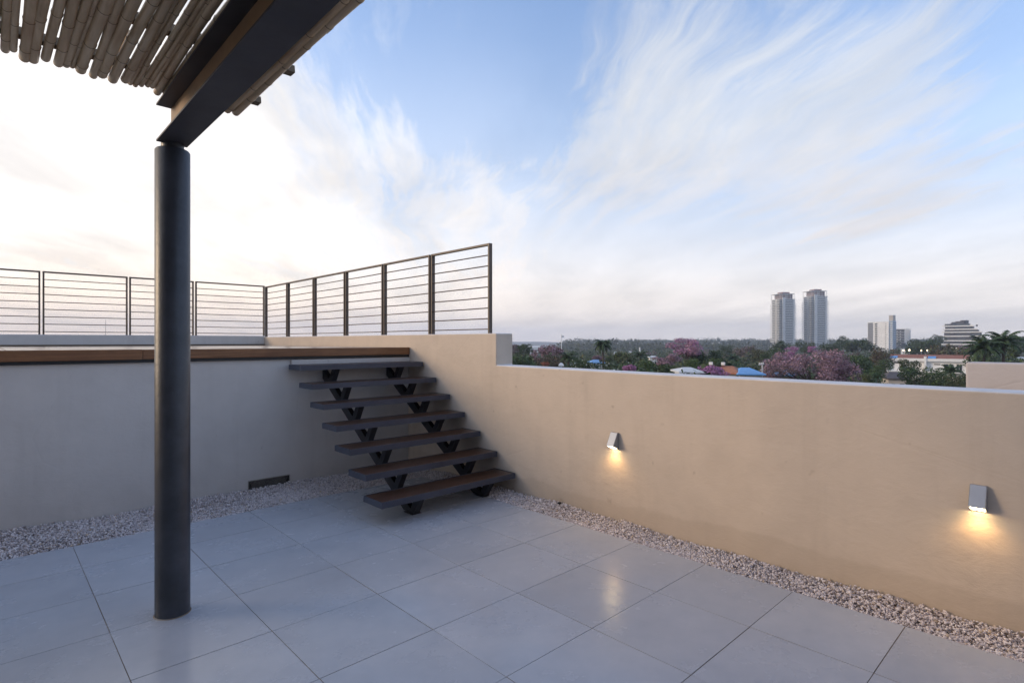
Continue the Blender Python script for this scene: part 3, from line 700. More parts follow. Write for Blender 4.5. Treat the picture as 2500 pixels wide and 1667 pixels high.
# individual trees  (name, label, cat, px, ytop, width px, depth, crown kind, seed, mats, ...)
GT = 'green trees beyond the terrace wall'; GP = 'pink blossoming trees beyond the terrace wall'
T = [
 ('leafy_tree', 'dome-shaped dark tree just right of the stepped wall end, against the horizon', 1278, 840, 42, 160, 'round', 1, 'dark', GT, {}),
 ('leafy_tree', 'bushy dark green tree hugging the right side of the stepped wall end', 1272, 866, 62, 90, 'round', 2, ('mid', 'dark'), GT, dict(mix=.5)),
 ('blossom_tree', 'reddish tree half hidden behind the stepped wall end', 1250, 841, 34, 140, 'round', 3, ('mauve', 'brown'), GP, dict(mix=.5)),
 ('blossom_tree', 'pale pink topped tree with brown lower crown, left of the thin white mast', 1336, 843, 76, 120, 'dome', 4, ('pink', 'brown'), GP, dict(mix=.5, hs=1.25, n=4200, ls=.018)),
 ('leafy_tree', 'brownish crown in front of the pale pink tree, above the wall top', 1348, 868, 62, 95, 'round', 5, ('brown', 'olive'), GT, dict(mix=.4)),
 ('shrub', 'small orange-red shrub peeping over the wall top, far left of the view', 1331, 884, 18, 60, 'bush', 6, 'red', None, dict(n=900, ls=.05)),
 ('leafy_tree', 'white-flecked dark tree low at the wall top, left of the tall lone palm', 1425, 878, 66, 75, 'round', 7, ('dark', 'white'), GT, dict(mix=.04)),
 ('leafy_tree', 'dark flowering tree in front of the small blue roof', 1492, 881, 84, 70, 'round', 8, ('dark', 'white'), GT, dict(mix=.05)),
 ('blossom_tree', 'low round dusty pink tree directly under the tall lone palm', 1461, 868, 34, 150, 'dome', 9, 'mauve', GP, {}),
 ('leafy_tree', 'light green little tree just right of the tall lone palm trunk', 1490, 868, 26, 150, 'round', 10, 'yellow', GT, {}),
 ('leafy_tree', 'olive flat-domed tree between the tall lone palm and the small white house', 1524, 860, 50, 140, 'flat', 11, ('olive', 'mid'), GT, dict(mix=.4, hs=1.3)),
 ('blossom_tree', 'small drooping magenta tree low against the wall top', 1537, 890, 30, 62, 'bush', 12, 'mag', GP, dict(n=1300, ls=.04)),
 ('leafy_tree', 'mid green round tree below the small white house', 1577, 879, 52, 80, 'round', 13, ('mid', 'yellow'), GT, dict(mix=.3)),
 ('blossom_tree', 'dusky pink tree right of the small white house', 1632, 864, 52, 120, 'vase', 14, ('mauve', 'pink'), GP, dict(mix=.5)),
 ('blossom_tree', 'tall spreading pink tree that rises above the ridge, left of the chimneys', 1674, 826, 80, 130, 'vase', 15, ('pink', 'mag'), GP, dict(mix=.35, n=3000, nl=14, ls=.022)),
 ('leafy_tree', 'dark wide tree right below the tall pink tree', 1625, 890, 70, 75, 'flat', 16, 'dark', GT, dict(hs=1.2)),
 ('leafy_tree', 'dark green spreading tree between the tall pink tree and the blue roofs', 1724, 858, 78, 130, 'flat', 17, 'dark', GT, dict(hs=1.3)),
 ('leafy_tree', 'bright green tree left of the red chimneys', 1693, 876, 46, 90, 'round', 18, ('mid', 'yellow'), GT, dict(mix=.4)),
 ('leafy_tree', 'olive tree by the white roof at the wall top', 1662, 894, 40, 66, 'round', 19, ('olive', 'yellow'), GT, dict(mix=.3)),
 ('leafy_tree', 'fresh green crown right behind the two red chimneys', 1743, 875, 44, 100, 'round', 20, ('yellow', 'mid'), GT, dict(mix=.5)),
 ('blossom_tree', 'low bright magenta bougainvillea in front of the orange tiled roof', 1737, 893, 76, 58, 'bush', 21, ('mag', 'mid'), GP, dict(mix=.08, n=2600, hs=.7)),
 ('leafy_tree', 'hazy dark tree on the skyline left of the twin towers', 1775, 843, 34, 330, 'round', 22, 'dark', GT, {}),
 ('blossom_tree', 'faint mauve tree low to the left of the twin towers', 1818, 845, 46, 260, 'round', 23, ('mauve', 'olive'), GP, dict(mix=.5)),
 ('leafy_tree', 'pale olive tree under the left tower', 1855, 853, 44, 180, 'round', 24, 'olive', GT, {}),
 ('blossom_tree', 'bright magenta blossom tree just left of the big pink tree, below the left tower', 1933, 846, 34, 150, 'tall', 25, 'mag', GP, dict(n=1600, hs=.8, ls=.035)),
 ('blossom_tree', 'small magenta crown below the right tower', 1982, 845, 22, 200, 'round', 26, 'mag', GP, dict(n=1200, ls=.04)),
 ('leafy_tree', 'dark crown at the foot of the left tower', 1903, 838, 44, 260, 'round', 27, 'dark', GT, {}),
 ('leafy_tree', 'dark crown at the foot of the right tower', 1966, 834, 40, 300, 'round', 28, 'dark', GT, {}),
 ('leafy_tree', 'dark bushy tree below the left tower, beside the magenta blossom', 1886, 850, 50, 160, 'tall', 29, ('dark', 'mid'), GT, dict(mix=.3, hs=.8)),
 ('blossom_tree', 'largest tree, a broad mauve-pink dome in the middle of the view', 1978, 857, 186, 78, 'dome', 30, ('mauve', 'pink'), GP, dict(mix=.35, n=11000, ls=.011, hs=.95, nl=26)),
 ('blossom_tree', 'pinkish brown half crown leaning on the left of the broad mauve-pink dome', 1912, 894, 56, 74, 'dome', 31, ('mauve', 'brown'), GP, dict(mix=.5, n=2600, ls=.02, hs=.9)),
 ('blossom_tree', 'mauve crown low on the right of the broad mauve-pink dome', 2040, 884, 70, 76, 'round', 32, ('mauve', 'mag'), GP, dict(mix=.25, n=3600, ls=.02)),
 ('leafy_tree', 'tall pointed dark tree standing above the skyline right of the twin towers', 2059, 820, 24, 330, 'tall', 33, 'dark', GT, dict(hs=.9)),
 ('leafy_tree', 'long dark canopy on the skyline left of the white block', 2095, 831, 66, 300, 'flat', 34, 'dark', GT, dict(hs=1.1)),
 ('leafy_tree', 'rounded dark canopy between the right tower and the skyline pointed tree', 2030, 836, 52, 280, 'round', 35, 'dark', GT, {}),
 ('leafy_tree', 'mid green tree right of the broad mauve-pink dome', 2100, 868, 70, 110, 'round', 36, ('mid', 'dark'), GT, dict(mix=.5)),
 ('leafy_tree', 'dark tree just behind the right shoulder of the broad mauve-pink dome', 2060, 864, 60, 130, 'round', 37, 'dark', GT, {}),
 ('leafy_tree', 'brown-olive tree below the white block', 2158, 851, 56, 150, 'round', 38, ('olive', 'brown'), GT, dict(mix=.6)),
 ('leafy_tree', 'slim green tree with yellow tints left of the brown hip roof', 2143, 893, 34, 80, 'tall', 39, ('mid', 'yellow'), GT, dict(mix=.4, hs=.8)),
 ('leafy_tree', 'low olive shrubby tree at the wall top left of the brown hip roof', 2112, 912, 34, 62, 'round', 40, ('olive', 'yellow'), GT, dict(mix=.4)),
 ('leafy_tree', 'green tree touching the left end of the white house', 2162, 877, 36, 140, 'round', 41, ('mid', 'dark'), GT, dict(mix=.5)),
 ('leafy_tree', 'dark pointed tree in front of the left half of the white house', 2220, 877, 46, 110, 'round', 42, ('dark', 'olive'), GT, dict(mix=.3, hs=1.2)),
 ('leafy_tree', 'large dark green tree in front of the white house, low at the wall top', 2262, 898, 104, 74, 'round', 43, ('dark', 'mid'), GT, dict(mix=.25, n=5200, ls=.02)),
 ('leafy_tree', 'dark brush at the wall top right of the large dark green tree', 2335, 915, 60, 66, 'round', 44, ('olive', 'dark'), GT, dict(mix=.5)),
 ('leafy_tree', 'wide dark canopy right of the grey block on the skyline', 2262, 831, 84, 300, 'flat', 45, 'dark', GT, dict(hs=1.2)),
 ('leafy_tree', 'hill-top tree left of the terraced dark building', 2290, 818, 34, 480, 'round', 46, 'dark', GT, {}),
 ('leafy_tree', 'wide brownish crown below the terraced dark building', 2335, 843, 96, 190, 'flat', 47, ('olive', 'brown'), GT, dict(mix=.4, hs=1.2)),
 ('leafy_tree', 'dark skyline canopy right of the terraced dark building', 2480, 823, 70, 320, 'flat', 48, 'dark', GT, dict(hs=1.3)),
 ('blossom_tree', 'faint pink crown right below the terraced dark building', 2358, 843, 26, 260, 'round', 49, 'mauve', GP, {}),
 ('leafy_tree', 'dark crown between the two big palms and the neighbour wall', 2440, 862, 110, 120, 'round', 50, ('dark', 'mid'), GT, dict(mix=.3, n=3500)),
 ('leafy_tree', 'dark tree at the right edge of the photo above the neighbour wall', 2505, 836, 70, 130, 'round', 51, 'dark', GT, {}),
]
for (nm, lab, px, yt, w, D, kind, seed, mats, grp, kw) in T:
    tree(nm, lab, {'shrub': 'shrub'}.get(nm, 'tree'), px, yt, w, D, kind, seed, mats, grp, **kw)
palm('tall lone palm with drooping dark fronds standing against the ridge', 1472, 830, 52, 110, 26, 1.35, seed=2, trunk_r=.22)
palm('low feathery palm right of the thin white mast', 1388, 862, 50, 85, 17, .9, seed=3)
palm('hazy small palm between the olive tree and the small white house', 1563, 858, 44, 150, 17, .8, seed=4)
palm('green palm between the red chimneys and the blue roofs', 1783, 884, 50, 100, 17, .9, seed=5)
palm('left one of the two big palms above the neighbour wall', 2402, 829, 92, 84, 23, .95, seed=6, trunk_r=.2)
palm('right and taller one of the two big palms, pale trunk showing', 2450, 815, 92, 84, 23, .95, seed=7, trunk_r=.22)
palm('lighter green palm in front of the right end of the white house', 2322, 893, 62, 80, 15, .9, seed=8)
palm('small palm crown at the foot of the left tower', 1905, 832, 22, 240, 13, .8, seed=9)
palm('small dark palm left of the blue roofs', 1790, 866, 38, 130, 15, .9, seed=10)

# ---------------------------------------------------------------- buildings
M['bwhite'] = simple('white_render', (.80, .80, .79), .8, 0, .08, .2)
M['bslab'] = simple('pale_concrete', (.62, .63, .63), .8, 0, .1, .1)
M['bdark'] = simple('dark_facade', (.075, .075, .085), .6, 0, .15, .3)
M['bglass'] = simple('blue_grey_glazing', (.10, .125, .15), .25, 0, .2, .15)
M['bgrey'] = simple('grey_render', (.22, .225, .24), .8, 0, .1, .3)
M['bblue'] = simple('light_blue_render', (.36, .45, .56), .7, 0, .06, .3)
M['bred'] = simple('rust_cladding', (.20, .10, .085), .8, 0, .15, .5)
M['btan'] = simple('tan_render', (.48, .44, .40), .8, 0, .1, .5)
M['roofred'] = simple('red_roof_tiles', (.30, .12, .075), .85, 0, .35, 3, .3)
M['rooforange'] = simple('orange_roof_tiles', (.42, .17, .09), .85, 0, .3, 3, .3)
M['roofbrown'] = simple('brown_roof_tiles', (.09, .08, .085), .85, 0, .3, 3, .3)
M['roofblue'] = simple('bright_blue_sheeting', (.13, .34, .66), .5, 0, .12, .6)
M['roofwhite'] = simple('white_roof_sheet', (.6, .62, .64), .6, 0, .08, 1)
M['win'] = simple('dark_window_glass', (.03, .035, .045), .15, 0, .2, 1)
def face_frame(px, D, z0, turn=0):
    """an Empty at pixel column px, depth D, whose local -y faces the camera (turned by turn degrees)"""
    p = at(px, 833.5, D); a = math.atan2(p.x, p.y); return (p.x, p.y, z0), -a+R(turn)
class MX(MB):
    def box(s, x0, x1, *a): return MB.box(s, -x1, -x0, *a)
def tower(px, label, ytop, D=1000):
    loc, rz = face_frame(px, D, -18, 33); u = D/F; s = 30
    H = at(px, ytop, D).z+18
    e = empty('tower_block', loc, rz); tag(e, label, 'tower', 'twin high-rise towers on the horizon')
    cr = 13.5; Hb = H-cr
    b = MX(); b.box(-s/2+2, s/2-2, -s/2+2, s/2-2, 0, Hb+.2); b.build('core', M['bglass'], e)
    b = MX(); b.box(s/2-9.5, s/2-4.5, -s/2-.2, -s/2+1.99, 0, Hb+3); b.box(-s/2+2.5, -s/2+5, -s/2+.6, -s/2+1.99, 0, Hb)
    b.box(s/2-1.99, s/2-1.2, -3, 3, 0, Hb); b.build('pier', M['bslab'], e)
    nf = 31; fh = Hb/nf; proto_ = None
    for k in range(nf):
        if proto_ is None:
            b = MX(); b.box(-s/2-.6, s/2-10, -s/2+.2, -s/2+1.98, 0, .45); b.box(-s/2-.6, s/2-10, -s/2+.2, -s/2+.4, .451, 1.45)
            b.box(s/2-4, s/2+1.6, -s/2-.4, -s/2+1.98, 0, .45); b.box(s/2-1.98, s/2+1.6, -s/2+1.981, s/2-1, 0, .45); b.box(s/2+1.4, s/2+1.6, -s/2+2, s/2-1, .451, 1.4)
            b.box(-s/2-1.2, -s/2+1.98, -s/2+2, s/2, 0, .45)
            proto_ = b.mesh('floor_slab'); proto_.materials.append(M['bslab'])
        o = bpy.data.objects.new('floor_slab', proto_); col.objects.link(o); o.parent = e; o.location = (0, 0, fh*(k+1)-.5)
        if k > nf-4: o.scale = (.93, .93, 1)
    b = MX(); b.box(-s/2+4, s/2-5, -s/2+4, s/2-5, Hb, H-4.2); b.build('penthouse', M['bred'], e)
    b = MX()
    for k in range(7): x = -s/2+4.4+k*3.2; b.box(x, x+.7, -s/2+3.5, -s/2+3.99, Hb+.4, H-4.3)
    for k in range(6): y = -s/2+5+k*3.2; b.box(s/2-4.99, s/2-4.5, y, y+.7, Hb+.4, H-4.3)
    b.build('mullion', M['bslab'], e)
    b = MX(); b.box(-s/2+1.5, s/2+.4, -s/2+1.5, s/2-1.5, H-4.1, H-3.2)
    for x, y in ((s/2-.8, -s/2+2), (s/2-.8, 0), (s/2-.8, s/2-2.5), (-s/2+2, -s/2+2), (2, -s/2+2)): b.box(x, x+.5, y, y+.5, Hb-1, H-4.11)
    b.build('roof_canopy', M['bslab'], e)
    b = MX(); b.box(-s/4, s/5, -s/4, s/4, H-3.19, H); b.build('plant_room', M['bred'], e)
tower(1912, 'left and slightly shorter one of the two high-rise towers', 714)
tower(1990, 'right and taller one of the two high-rise towers', 707)
def win_rows(e, mat, x0, x1, y, z0, z1, nx, nz, wx, wz, name='window', dep=.15, axis='y'):
    for j in range(nz):
        b = MB(); z = z0+(z1-z0)*(j+.5)/nz
        for i in range(nx):
            x = x0+(x1-x0)*(i+.5)/nx
            if axis == 'y': b.box(x-wx/2, x+wx/2, y-dep, y, z-wz/2, z+wz/2)
            else: b.box(y, y+dep, x-wx/2, x+wx/2, z-wz/2, z+wz/2)
        b.build(name, mat, e)
# white slab block (D 800): corner between its white front and light blue side
D = 800; k_ = D/F
loc, rz = face_frame(2143, D, -18, -22); e = empty('apartment_block', loc, rz); tag(e, 'white apartment block with a light blue side, tallest of the mid-distance blocks', 'apartment block')
zt = at(2141, 785.5, D).z+18; s = 27
b = MB(); b.box(-13.5, 14, 0, 24, 0, zt); b.build('wall', M['bwhite'], e)
b = MB(); b.box(-12.8, -6.2, -.25, -.02, 14, zt-1.2); b.build('glazed_panel', M['bgrey'], e)
b = MB(); b.box(-12.8, -7.2, -.3, -.02, 7.5, 13.8); b.build('blue_panel', M['bblue'], e)
for j in range(14): 
    b = MB(); z = 4+j*(zt-5)/14; b.box(-3.6, -.6, -.35, -.02, z, z+1.7); b.build('balcony_recess', M['win'], e)
    b = MB(); b.box(9.6, 10.8, -.3, -.02, z+.3, z+1.1); b.build('window', M['win'], e)
b = MB(); b.box(14.01, 18.6, 1.5, 12.5, 0, zt+1.0); b.build('wall', M['bblue'], e)
for j in range(15):
    b = MB(); z = 3+j*(zt-3)/15
    for x in (14.5, 16.6): b.box(x, x+1.4, 1.3, 1.48, z, z+1.0)
    b.build('window', M['bwhite'], e)
    b = MB(); b.box(14.4, 18.2, 1.35, 1.49, z+1.3, z+1.9); b.box(18.61, 18.8, 3, 11, z+.6, z+1.5); b.build('window', M['bglass'], e)
b = MB(); b.box(13, 18.3, 3, 11, zt+1.01, zt+8.2); b.build('roof_house', M['btan'], e)
b = MB(); b.box(12.6, 18.7, 2.6, 11.4, zt+8.21, zt+9); b.build('roof_cap', M['bslab'], e)
loc, rz = face_frame(2200, 830, -18, -4); e = empty('apartment_block', loc, rz); tag(e, 'grey apartment block with dark window rows leaning against the white block', 'apartment block')
zt = at(2201, 804, 830).z+18
b = MB(); b.box(-11, 4, 0, 18, 0, zt); b.build('wall', M['bdark'], e)
b = MB(); b.box(4.01, 10.5, -.6, 18, 0, zt-.6); b.build('stair_wall', M['bslab'], e)
for j in range(9):
    z = 3+j*(zt-4)/9; b = MB(); b.box(-11.2, 3.98, -.8, -.02, z, z+.55); b.build('floor_band', M['bslab'], e)
    b = MB()
    for x in (-9.5, -5.6, -1.6): b.box(x, x+1.5, -.3, -.02, z+1.0, z+2.2)
    b.build('window', M['bslab'], e)
b = MB(); b.box(-11.3, 10.6, -.9, 18.2, zt+.01, zt+.6)
for x in (-9, -4, 1, 6): b.box(x, x+1.2, 3, 4.5, zt+.61, zt+1.8)
b.build('roof', M['bslab'], e)
# terraced dark building
D = 600; loc, rz = face_frame(2350, D, -17, -6); e = empty('terraced_building', loc, rz); tag(e, 'dark stepped apartment building with long white balcony bands on the right skyline', 'apartment building')
u = D/F
def zz(y): return EYE-(y-833.5)/F*D+17
rows = [(851, 2303, 2396), (842, 2304, 2392), (833, 2304, 2401), (822, 2304, 2395), (812, 2305, 2390), (805, 2306, 2380), (797, 2305, 2372)]
X = lambda px: (px-2350)*u*.87
b = MB()
for i, (y, a, c) in enumerate(rows):
    yn = rows[i+1][0] if i+1 < len(rows) else 790
    b.box(X(a+4), X(c-4)-i*.3, 1.5+i*.3, 14, (zz(y) if i else 0), zz(yn)-.01)
b.build('facade', M['bdark'], e)
for i, (y, a, c) in enumerate(rows):
    b = MB(); b.box(X(a-2), X(c+2), -.5+i*.2, 1.4+i*.3, zz(y), zz(y)+1.15); b.build('balcony_band', M['bwhite'], e)
    for j in range(7):
        xa = X(a+10+j*(c-a-24)/6.0); b = MB(); b.box(xa, xa+2.2, 1.2+i*.3, 1.49+i*.3, zz(y)+1.6, zz(y)+2.9); b.build('window', M['bglass'], e)
b = MB(); b.box(X(2323), X(2330), 1.2, 3, 0, zz(790)+1); b.box(X(2357), X(2366), 1.1, 3, 0, zz(805)); b.build('fin_wall', M['bdark'], e)
b = MB(); b.box(X(2325), X(2352), 3, 12, zz(790), zz(790)+2); b.box(X(2333), X(2354), 4, 11, zz(790)+2.01, zz(784)); b.box(X(2378), X(2382), 3, 5, zz(797), zz(795)+1); b.build('roof_house', M['bdark'], e)
b = MB(); b.tube([(X(2352), 8, zz(793)), (X(2352), 8, zz(781.5))], 3.6, 20); b.build('water_tank', M['bdark'], e, smooth=True)
b = MB(); b.box(X(2366), X(2370), 3, 4, zz(797)+.5, zz(795)+1.5); b.build('antenna_panel', M['bwhite'], e)

# white two-storey house with the red roof
D = 172; u = D/F; loc, rz = face_frame(2266, D, -13.5, -4); e = empty('white_house', loc, rz); tag(e, 'white two-storey house with red tiled roof left of the neighbour wall', 'house')
def zz(y): return EYE-(y-833.5)/F*D+13.5
X = lambda px: (px-2266)*u*.98
b = MB(); b.box(X(2181), X(2350), 0, 10, 0, zz(880)); b.build('wall', M['bwhite'], e)
b = MB(); b.box(X(2178), X(2352), -1.0, -.02, zz(882), zz(875)); b.box(X(2178), X(2183), -1.3, -.02, zz(905), zz(870)); b.box(X(2258), X(2263), -1.3, -.02, zz(905), zz(870)); b.box(X(2347), X(2353), -1.3, 10.3, 0, zz(868)); b.build('parapet', M['bwhite'], e)
b = MB(); b.prism([(-.9, zz(876)), (5, zz(866.5)), (10, zz(876))], X(2183.5), X(2346.5), 'x'); b.build('roof', M['roofred'], e)
for a, c in ((2186, 2202), (2265, 2281)):
    b = MB(); b.prism([(-.8, zz(875)+.03), (2.2, zz(870.5)+.10), (2.2, zz(870.5)-.05), (-.8, zz(875)-.1)], X(a), X(c), 'x'); b.build('skylight', M['roofblue'], e)
b = MB(); b.box(X(2181), X(2350), -2.2, -.02, zz(906)-.35, zz(906)); b.build('balcony', M['bwhite'], e)
for a, c in ((2297, 2315), (2321, 2332)):
    b = MB(); b.box(X(a), X(c), -.12, -.02, zz(903), zz(888)); w = b.build('window', M['win'], e)
    b = MB()
    for q in (a, (a+c)/2, c): b.box(X(q)-.05, X(q)+.05, -.17, -.121, zz(903), zz(888))
    b.build('frame', M['bwhite'], w)
b = MB(); b.box(X(2336), X(2342), -.6, -.02, zz(893), zz(888)); b.build('air_conditioner', M['btan'], e)
b = MB(); b.box(X(2195), X(2214), -.12, -.02, zz(888), zz(885)); b.box(X(2278), X(2290), -.12, -.021, zz(890), zz(888)); b.build('window', M['win'], e)
# houses and roofs
def hip_house(label, px, yt, wpx, D, roofpx, roof, wallm, turn, deep=7, name='house', cat='house'):
    u = D/F; loc, rz = face_frame(px, D, 0, turn); w = wpx*u; zt = at(px, yt, D).z; ze = zt-roofpx*u; zb = terrain(loc[0], loc[1])-.3
    e = empty(name, (loc[0], loc[1], zb), rz); tag(e, label, cat)
    b = MB(); b.box(-w/2+.4, w/2-.4, .4, deep-.4, 0, ze-zb-.01); b.build('wall', M[wallm], e)
    b = MB(); h = ze-zb; t = zt-zb; r = min(deep/2, w*.35)
    b.add([(-w/2, 0, h), (w/2, 0, h), (w/2, deep, h), (-w/2, deep, h), (-w/2+r, deep/2, t), (w/2-r, deep/2, t), (-w/2, 0, h-.15), (w/2, 0, h-.15), (w/2, deep, h-.15), (-w/2, deep, h-.15)],
          [(0, 1, 5, 4), (1, 2, 5), (2, 3, 4, 5), (3, 0, 4), (0, 6, 7, 1), (1, 7, 8, 2), (2, 8, 9, 3), (3, 9, 6, 0), (6, 9, 8, 7)])
    b.build('roof', M[roof], e)
    b = MB(); b.box(-w*.25, -w*.1, .3, .399, h*.62, h*.86); b.box(w*.1, w*.28, .3, .399, h*.62, h*.86); b.build('window', M['win'], e)
    return e, w, h, t
hip_house('small house with a brown-grey hip roof below the white house', 2192, 910, 48, 95, 14, 'roofbrown', 'btan', 10, 8)
e, w, h, t = hip_house('house with orange tiled roof and two red chimneys with white caps', 1766, 895, 72, 74, 15, 'rooforange', 'btan', -12, 6)
zb = e.location.z
for x, yt in ((-2.35, 888), (-.72, 888)):
    zt = at(1740, yt, 74).z-zb
    b = MB(); b.box(x, x+.34, 2.3, 2.64, t-.9, zt-.28); c = b.build('chimney', M['bred'], e)
    b = MB(); b.box(x-.06, x+.40, 2.24, 2.70, zt-.27, zt+.12); b.build('cap', M['bwhite'], c, bevel=.03)
hip_house('white-roofed shed at the wall top left of the magenta bougainvillea', 1690, 899, 62, 56, 9, 'roofwhite', 'bwhite', 12, 5, 'shed', 'shed')
hip_house('bright blue roof left of the utility pole', 1836, 900, 66, 72, 13, 'roofblue', 'btan', 14, 7)
hip_house('bright blue roof right of the utility pole, half behind the broad pink tree', 1896, 904, 74, 80, 11, 'roofblue', 'btan', -8, 7)
hip_house('pale blue metal roof under the tall lone palm', 1460, 879, 36, 110, 6, 'roofblue', 'bwhite', 8, 6)
hip_house('tiny pale blue-white tank house peeping over the wall right of the orange-red shrub', 1370, 886, 13, 66, 5, 'roofwhite', 'roofblue', 0, 1.2, 'tank_house', 'tank house')
hip_house('small bright white house in the trees left of the tall spreading pink tree', 1596, 869, 24, 170, 3, 'roofwhite', 'bwhite', 5, 5)
hip_house('distant low white building beside the water left of the pale pink tree', 1304, 846.5, 22, 620, 1.5, 'roofwhite', 'bwhite', 0, 10, 'warehouse', 'building')
hip_house('tiny far white roof right of the tall lone palm, below the ridge', 1538, 857, 9, 420, 1.5, 'roofwhite', 'bwhite', 0, 6)
hip_house('tiny far grey-white roof between the tall lone palm and the ridge foot', 1503, 859, 12, 400, 2, 'roofwhite', 'bwhite', 0, 8)
hip_house('small dark red roof at the left of the blue roofs', 1797, 902, 34, 88, 9, 'roofred', 'btan', 0, 5)
hip_house('pale house at the right edge of the photo above the neighbour wall', 2495, 872, 34, 120, 6, 'roofwhite', 'btan', 0, 6)
hip_house('long low white roof beside the lit lamps below the grey block', 2235, 850, 62, 330, 1.5, 'roofwhite', 'bwhite', 0, 9, 'warehouse', 'building')
# masts and poles
def mast(label, px, yt, D, r, mat, name='mast', top=None, cat='mast'):
    p = at(px, yt, D); zb = terrain(p.x, p.y); e = empty(name, (p.x, p.y, zb)); tag(e, label, cat)
    b = MB(); b.tube([(0, 0, 0), (0, 0, p.z-zb)], [r, r*.6], 8); b.build('pole', M[mat], e, smooth=True)
    if top: top(e, p.z-zb)
    return e
def ant(e, h):
    b = MB(); b.box(-.1, 2.2, -.1, .1, h-1.5, h-.6); b.box(-.12, .5, -.12, .12, h-.3, h); b.build('antenna', M['bslab'], e)
mast('thin white mast with a small antenna standing left of the ridge', 1370.6, 817, 330, .35, 'bwhite', top=ant)
mast('short white tower on the ridge slope right of the tall lone palm', 1562, 848, 500, .9, 'bwhite', 'radio_tower', cat='tower')
mast('hair-thin mast far behind the left railing', 258, 781, 1200, .7, 'bgrey', top=None)
def cross(e, h):
    b = MB(); b.box(-1.1, .5, -.05, .05, h-.30, h-.2); b.box(-.5, .5, -.05, .05, h-1.1, h-1.02); b.build('crossarm', M['bslab'], e)
    b = MB()
    for x in (-1.0, -.4, .4): b.tube([(x, 0, h-.2), (x, 0, h+.02)], .05, 6)
    b.build('insulator', M['bwhite'], e)
mast('grey utility pole with crossarms between the two blue roofs', 1861, 885, 78, .13, 'bslab', 'utility_pole', cross, 'utility pole')
def wires(e, h): pass
for k, (px, py) in enumerate(((2205.5, 855), (2220, 854.5), (2249.5, 855.5), (2264, 855))):
    p = at(px, py, 225); zb = terrain(p.x, p.y); e = empty('street_lamp', (p.x, p.y, zb)); tag(e, ['leftmost', 'second from left and brightest', 'third from left', 'rightmost'][k]+' of the four lit floodlights below the grey block', 'street lamp', 'lit floodlights among the far trees')
    h = p.z-zb; b = MB(); b.tube([(0, 0, 0), (0, 0, h)], .12, 6); b.build('pole', M['bgrey'], e)
    b = MB(); rr_ = .24 if k == 1 else .17; b.tube([(0, 0, h-rr_), (0, 0, h-.05), (0, 0, h+rr_)], [rr_*.6, rr_, rr_*.5], 10); b.build('lantern', M['street'], e, smooth=True)
PATCH = [(1250, -1400, 42, -.30), (1250, -1e4, 50, -.30), (1290, 190, 12, -.12), (1200, 20, 8, -.07), (1500, 330, 10, .12), (1900, 430, 16, .13), (2250, 330, 12, .08), (2350, 20, 13, -.08), (1600, 60, 9, .10), (840, 120, 9, -.10), (2000, 150, 14, .05)]
# ---------------------------------------------------------------- light
SUN_AZ = R(-92); GLOW_AZ = R(-66)        # azimuth from the view axis, negative = left
SUN_EL = R(17)
sd = Vector((CS*math.sin(SUN_AZ)+SN*math.cos(SUN_AZ), -SN*math.sin(SUN_AZ)+CS*math.cos(SUN_AZ), 0)).normalized()
sdir = Vector((sd.x*math.cos(SUN_EL), sd.y*math.cos(SUN_EL), math.sin(SUN_EL)))
gdir = Vector((CS*math.sin(GLOW_AZ)+SN*math.cos(GLOW_AZ), -SN*math.sin(GLOW_AZ)+CS*math.cos(GLOW_AZ), .2)).normalized()
sl_ = bpy.data.lights.new('sun', 'SUN'); so = bpy.data.objects.new('sun', sl_); col.objects.link(so)
sl_.energy = .9; sl_.angle = R(18); sl_.color = (1, .74, .48); so.rotation_euler = sdir.to_track_quat('Z', 'Y').to_euler()
w = bpy.data.worlds.new('World'); sc.world = w; w.use_nodes = True; t = NT(w.node_tree)
for n_ in list(t.n): t.n.remove(n_)
out = t.node('ShaderNodeOutputWorld')
dirn = t.node('ShaderNodeTexCoord').outputs['Generated']
sky = t.node('ShaderNodeTexSky', _sky_type='NISHITA', _sun_disc=False); sky.sun_elevation = SUN_EL
sky.sun_rotation = math.atan2(sd.x, sd.y); sky.air_density = 1.0; sky.dust_density = .4; sky.ozone_density = 4.5; sky.altitude = 100
bg = t.node('ShaderNodeBackground', i_Strength=.15); t.l.new(sky.outputs[0], bg.inputs[0])
sep = t.node('ShaderNodeSeparateXYZ'); t.l.new(dirn, sep.inputs[0]); zc = t.math('MAXIMUM', sep.outputs[2], .0)
# cloud layer: the direction projected on a high plane, rotated so that u runs along the streaks
zi = t.math('DIVIDE', 1, t.math('ADD', zc, .09))
px_ = t.math('MULTIPLY', sep.outputs[0], zi); py_ = t.math('MULTIPLY', sep.outputs[1], zi)
pl = t.node('ShaderNodeCombineXYZ', i_X=px_, i_Y=py_).outputs[0]
WA = math.atan2(1080-1250, F)   # streaks run towards this column of the horizon
wd = (CS*math.sin(WA)+SN*math.cos(WA), -SN*math.sin(WA)+CS*math.cos(WA)); ang = math.atan2(wd[1], wd[0])
rot = t.mapping(pl, (1, 1, 1), (0, 0, -ang))
warp = t.node('ShaderNodeTexNoise', i_Scale=.5, i_Detail=4.0, i_Roughness=.55); t.l.new(rot, warp.inputs['Vector'])
wsc = t.node('ShaderNodeVectorMath', _operation='SUBTRACT', i_0=warp.outputs['Color'], i_1=(.5, .5, .5)).outputs[0]
wv = t.node('ShaderNodeVectorMath', _operation='MULTIPLY_ADD', i_0=wsc, i_1=(1.3, .75, 0), i_2=rot).outputs[0]
st1 = t.noise(t.mapping(wv, (.28, 1.15, 1), (0, 0, .12), CLOUD_OFF), 1.0, 8, .60, .15)
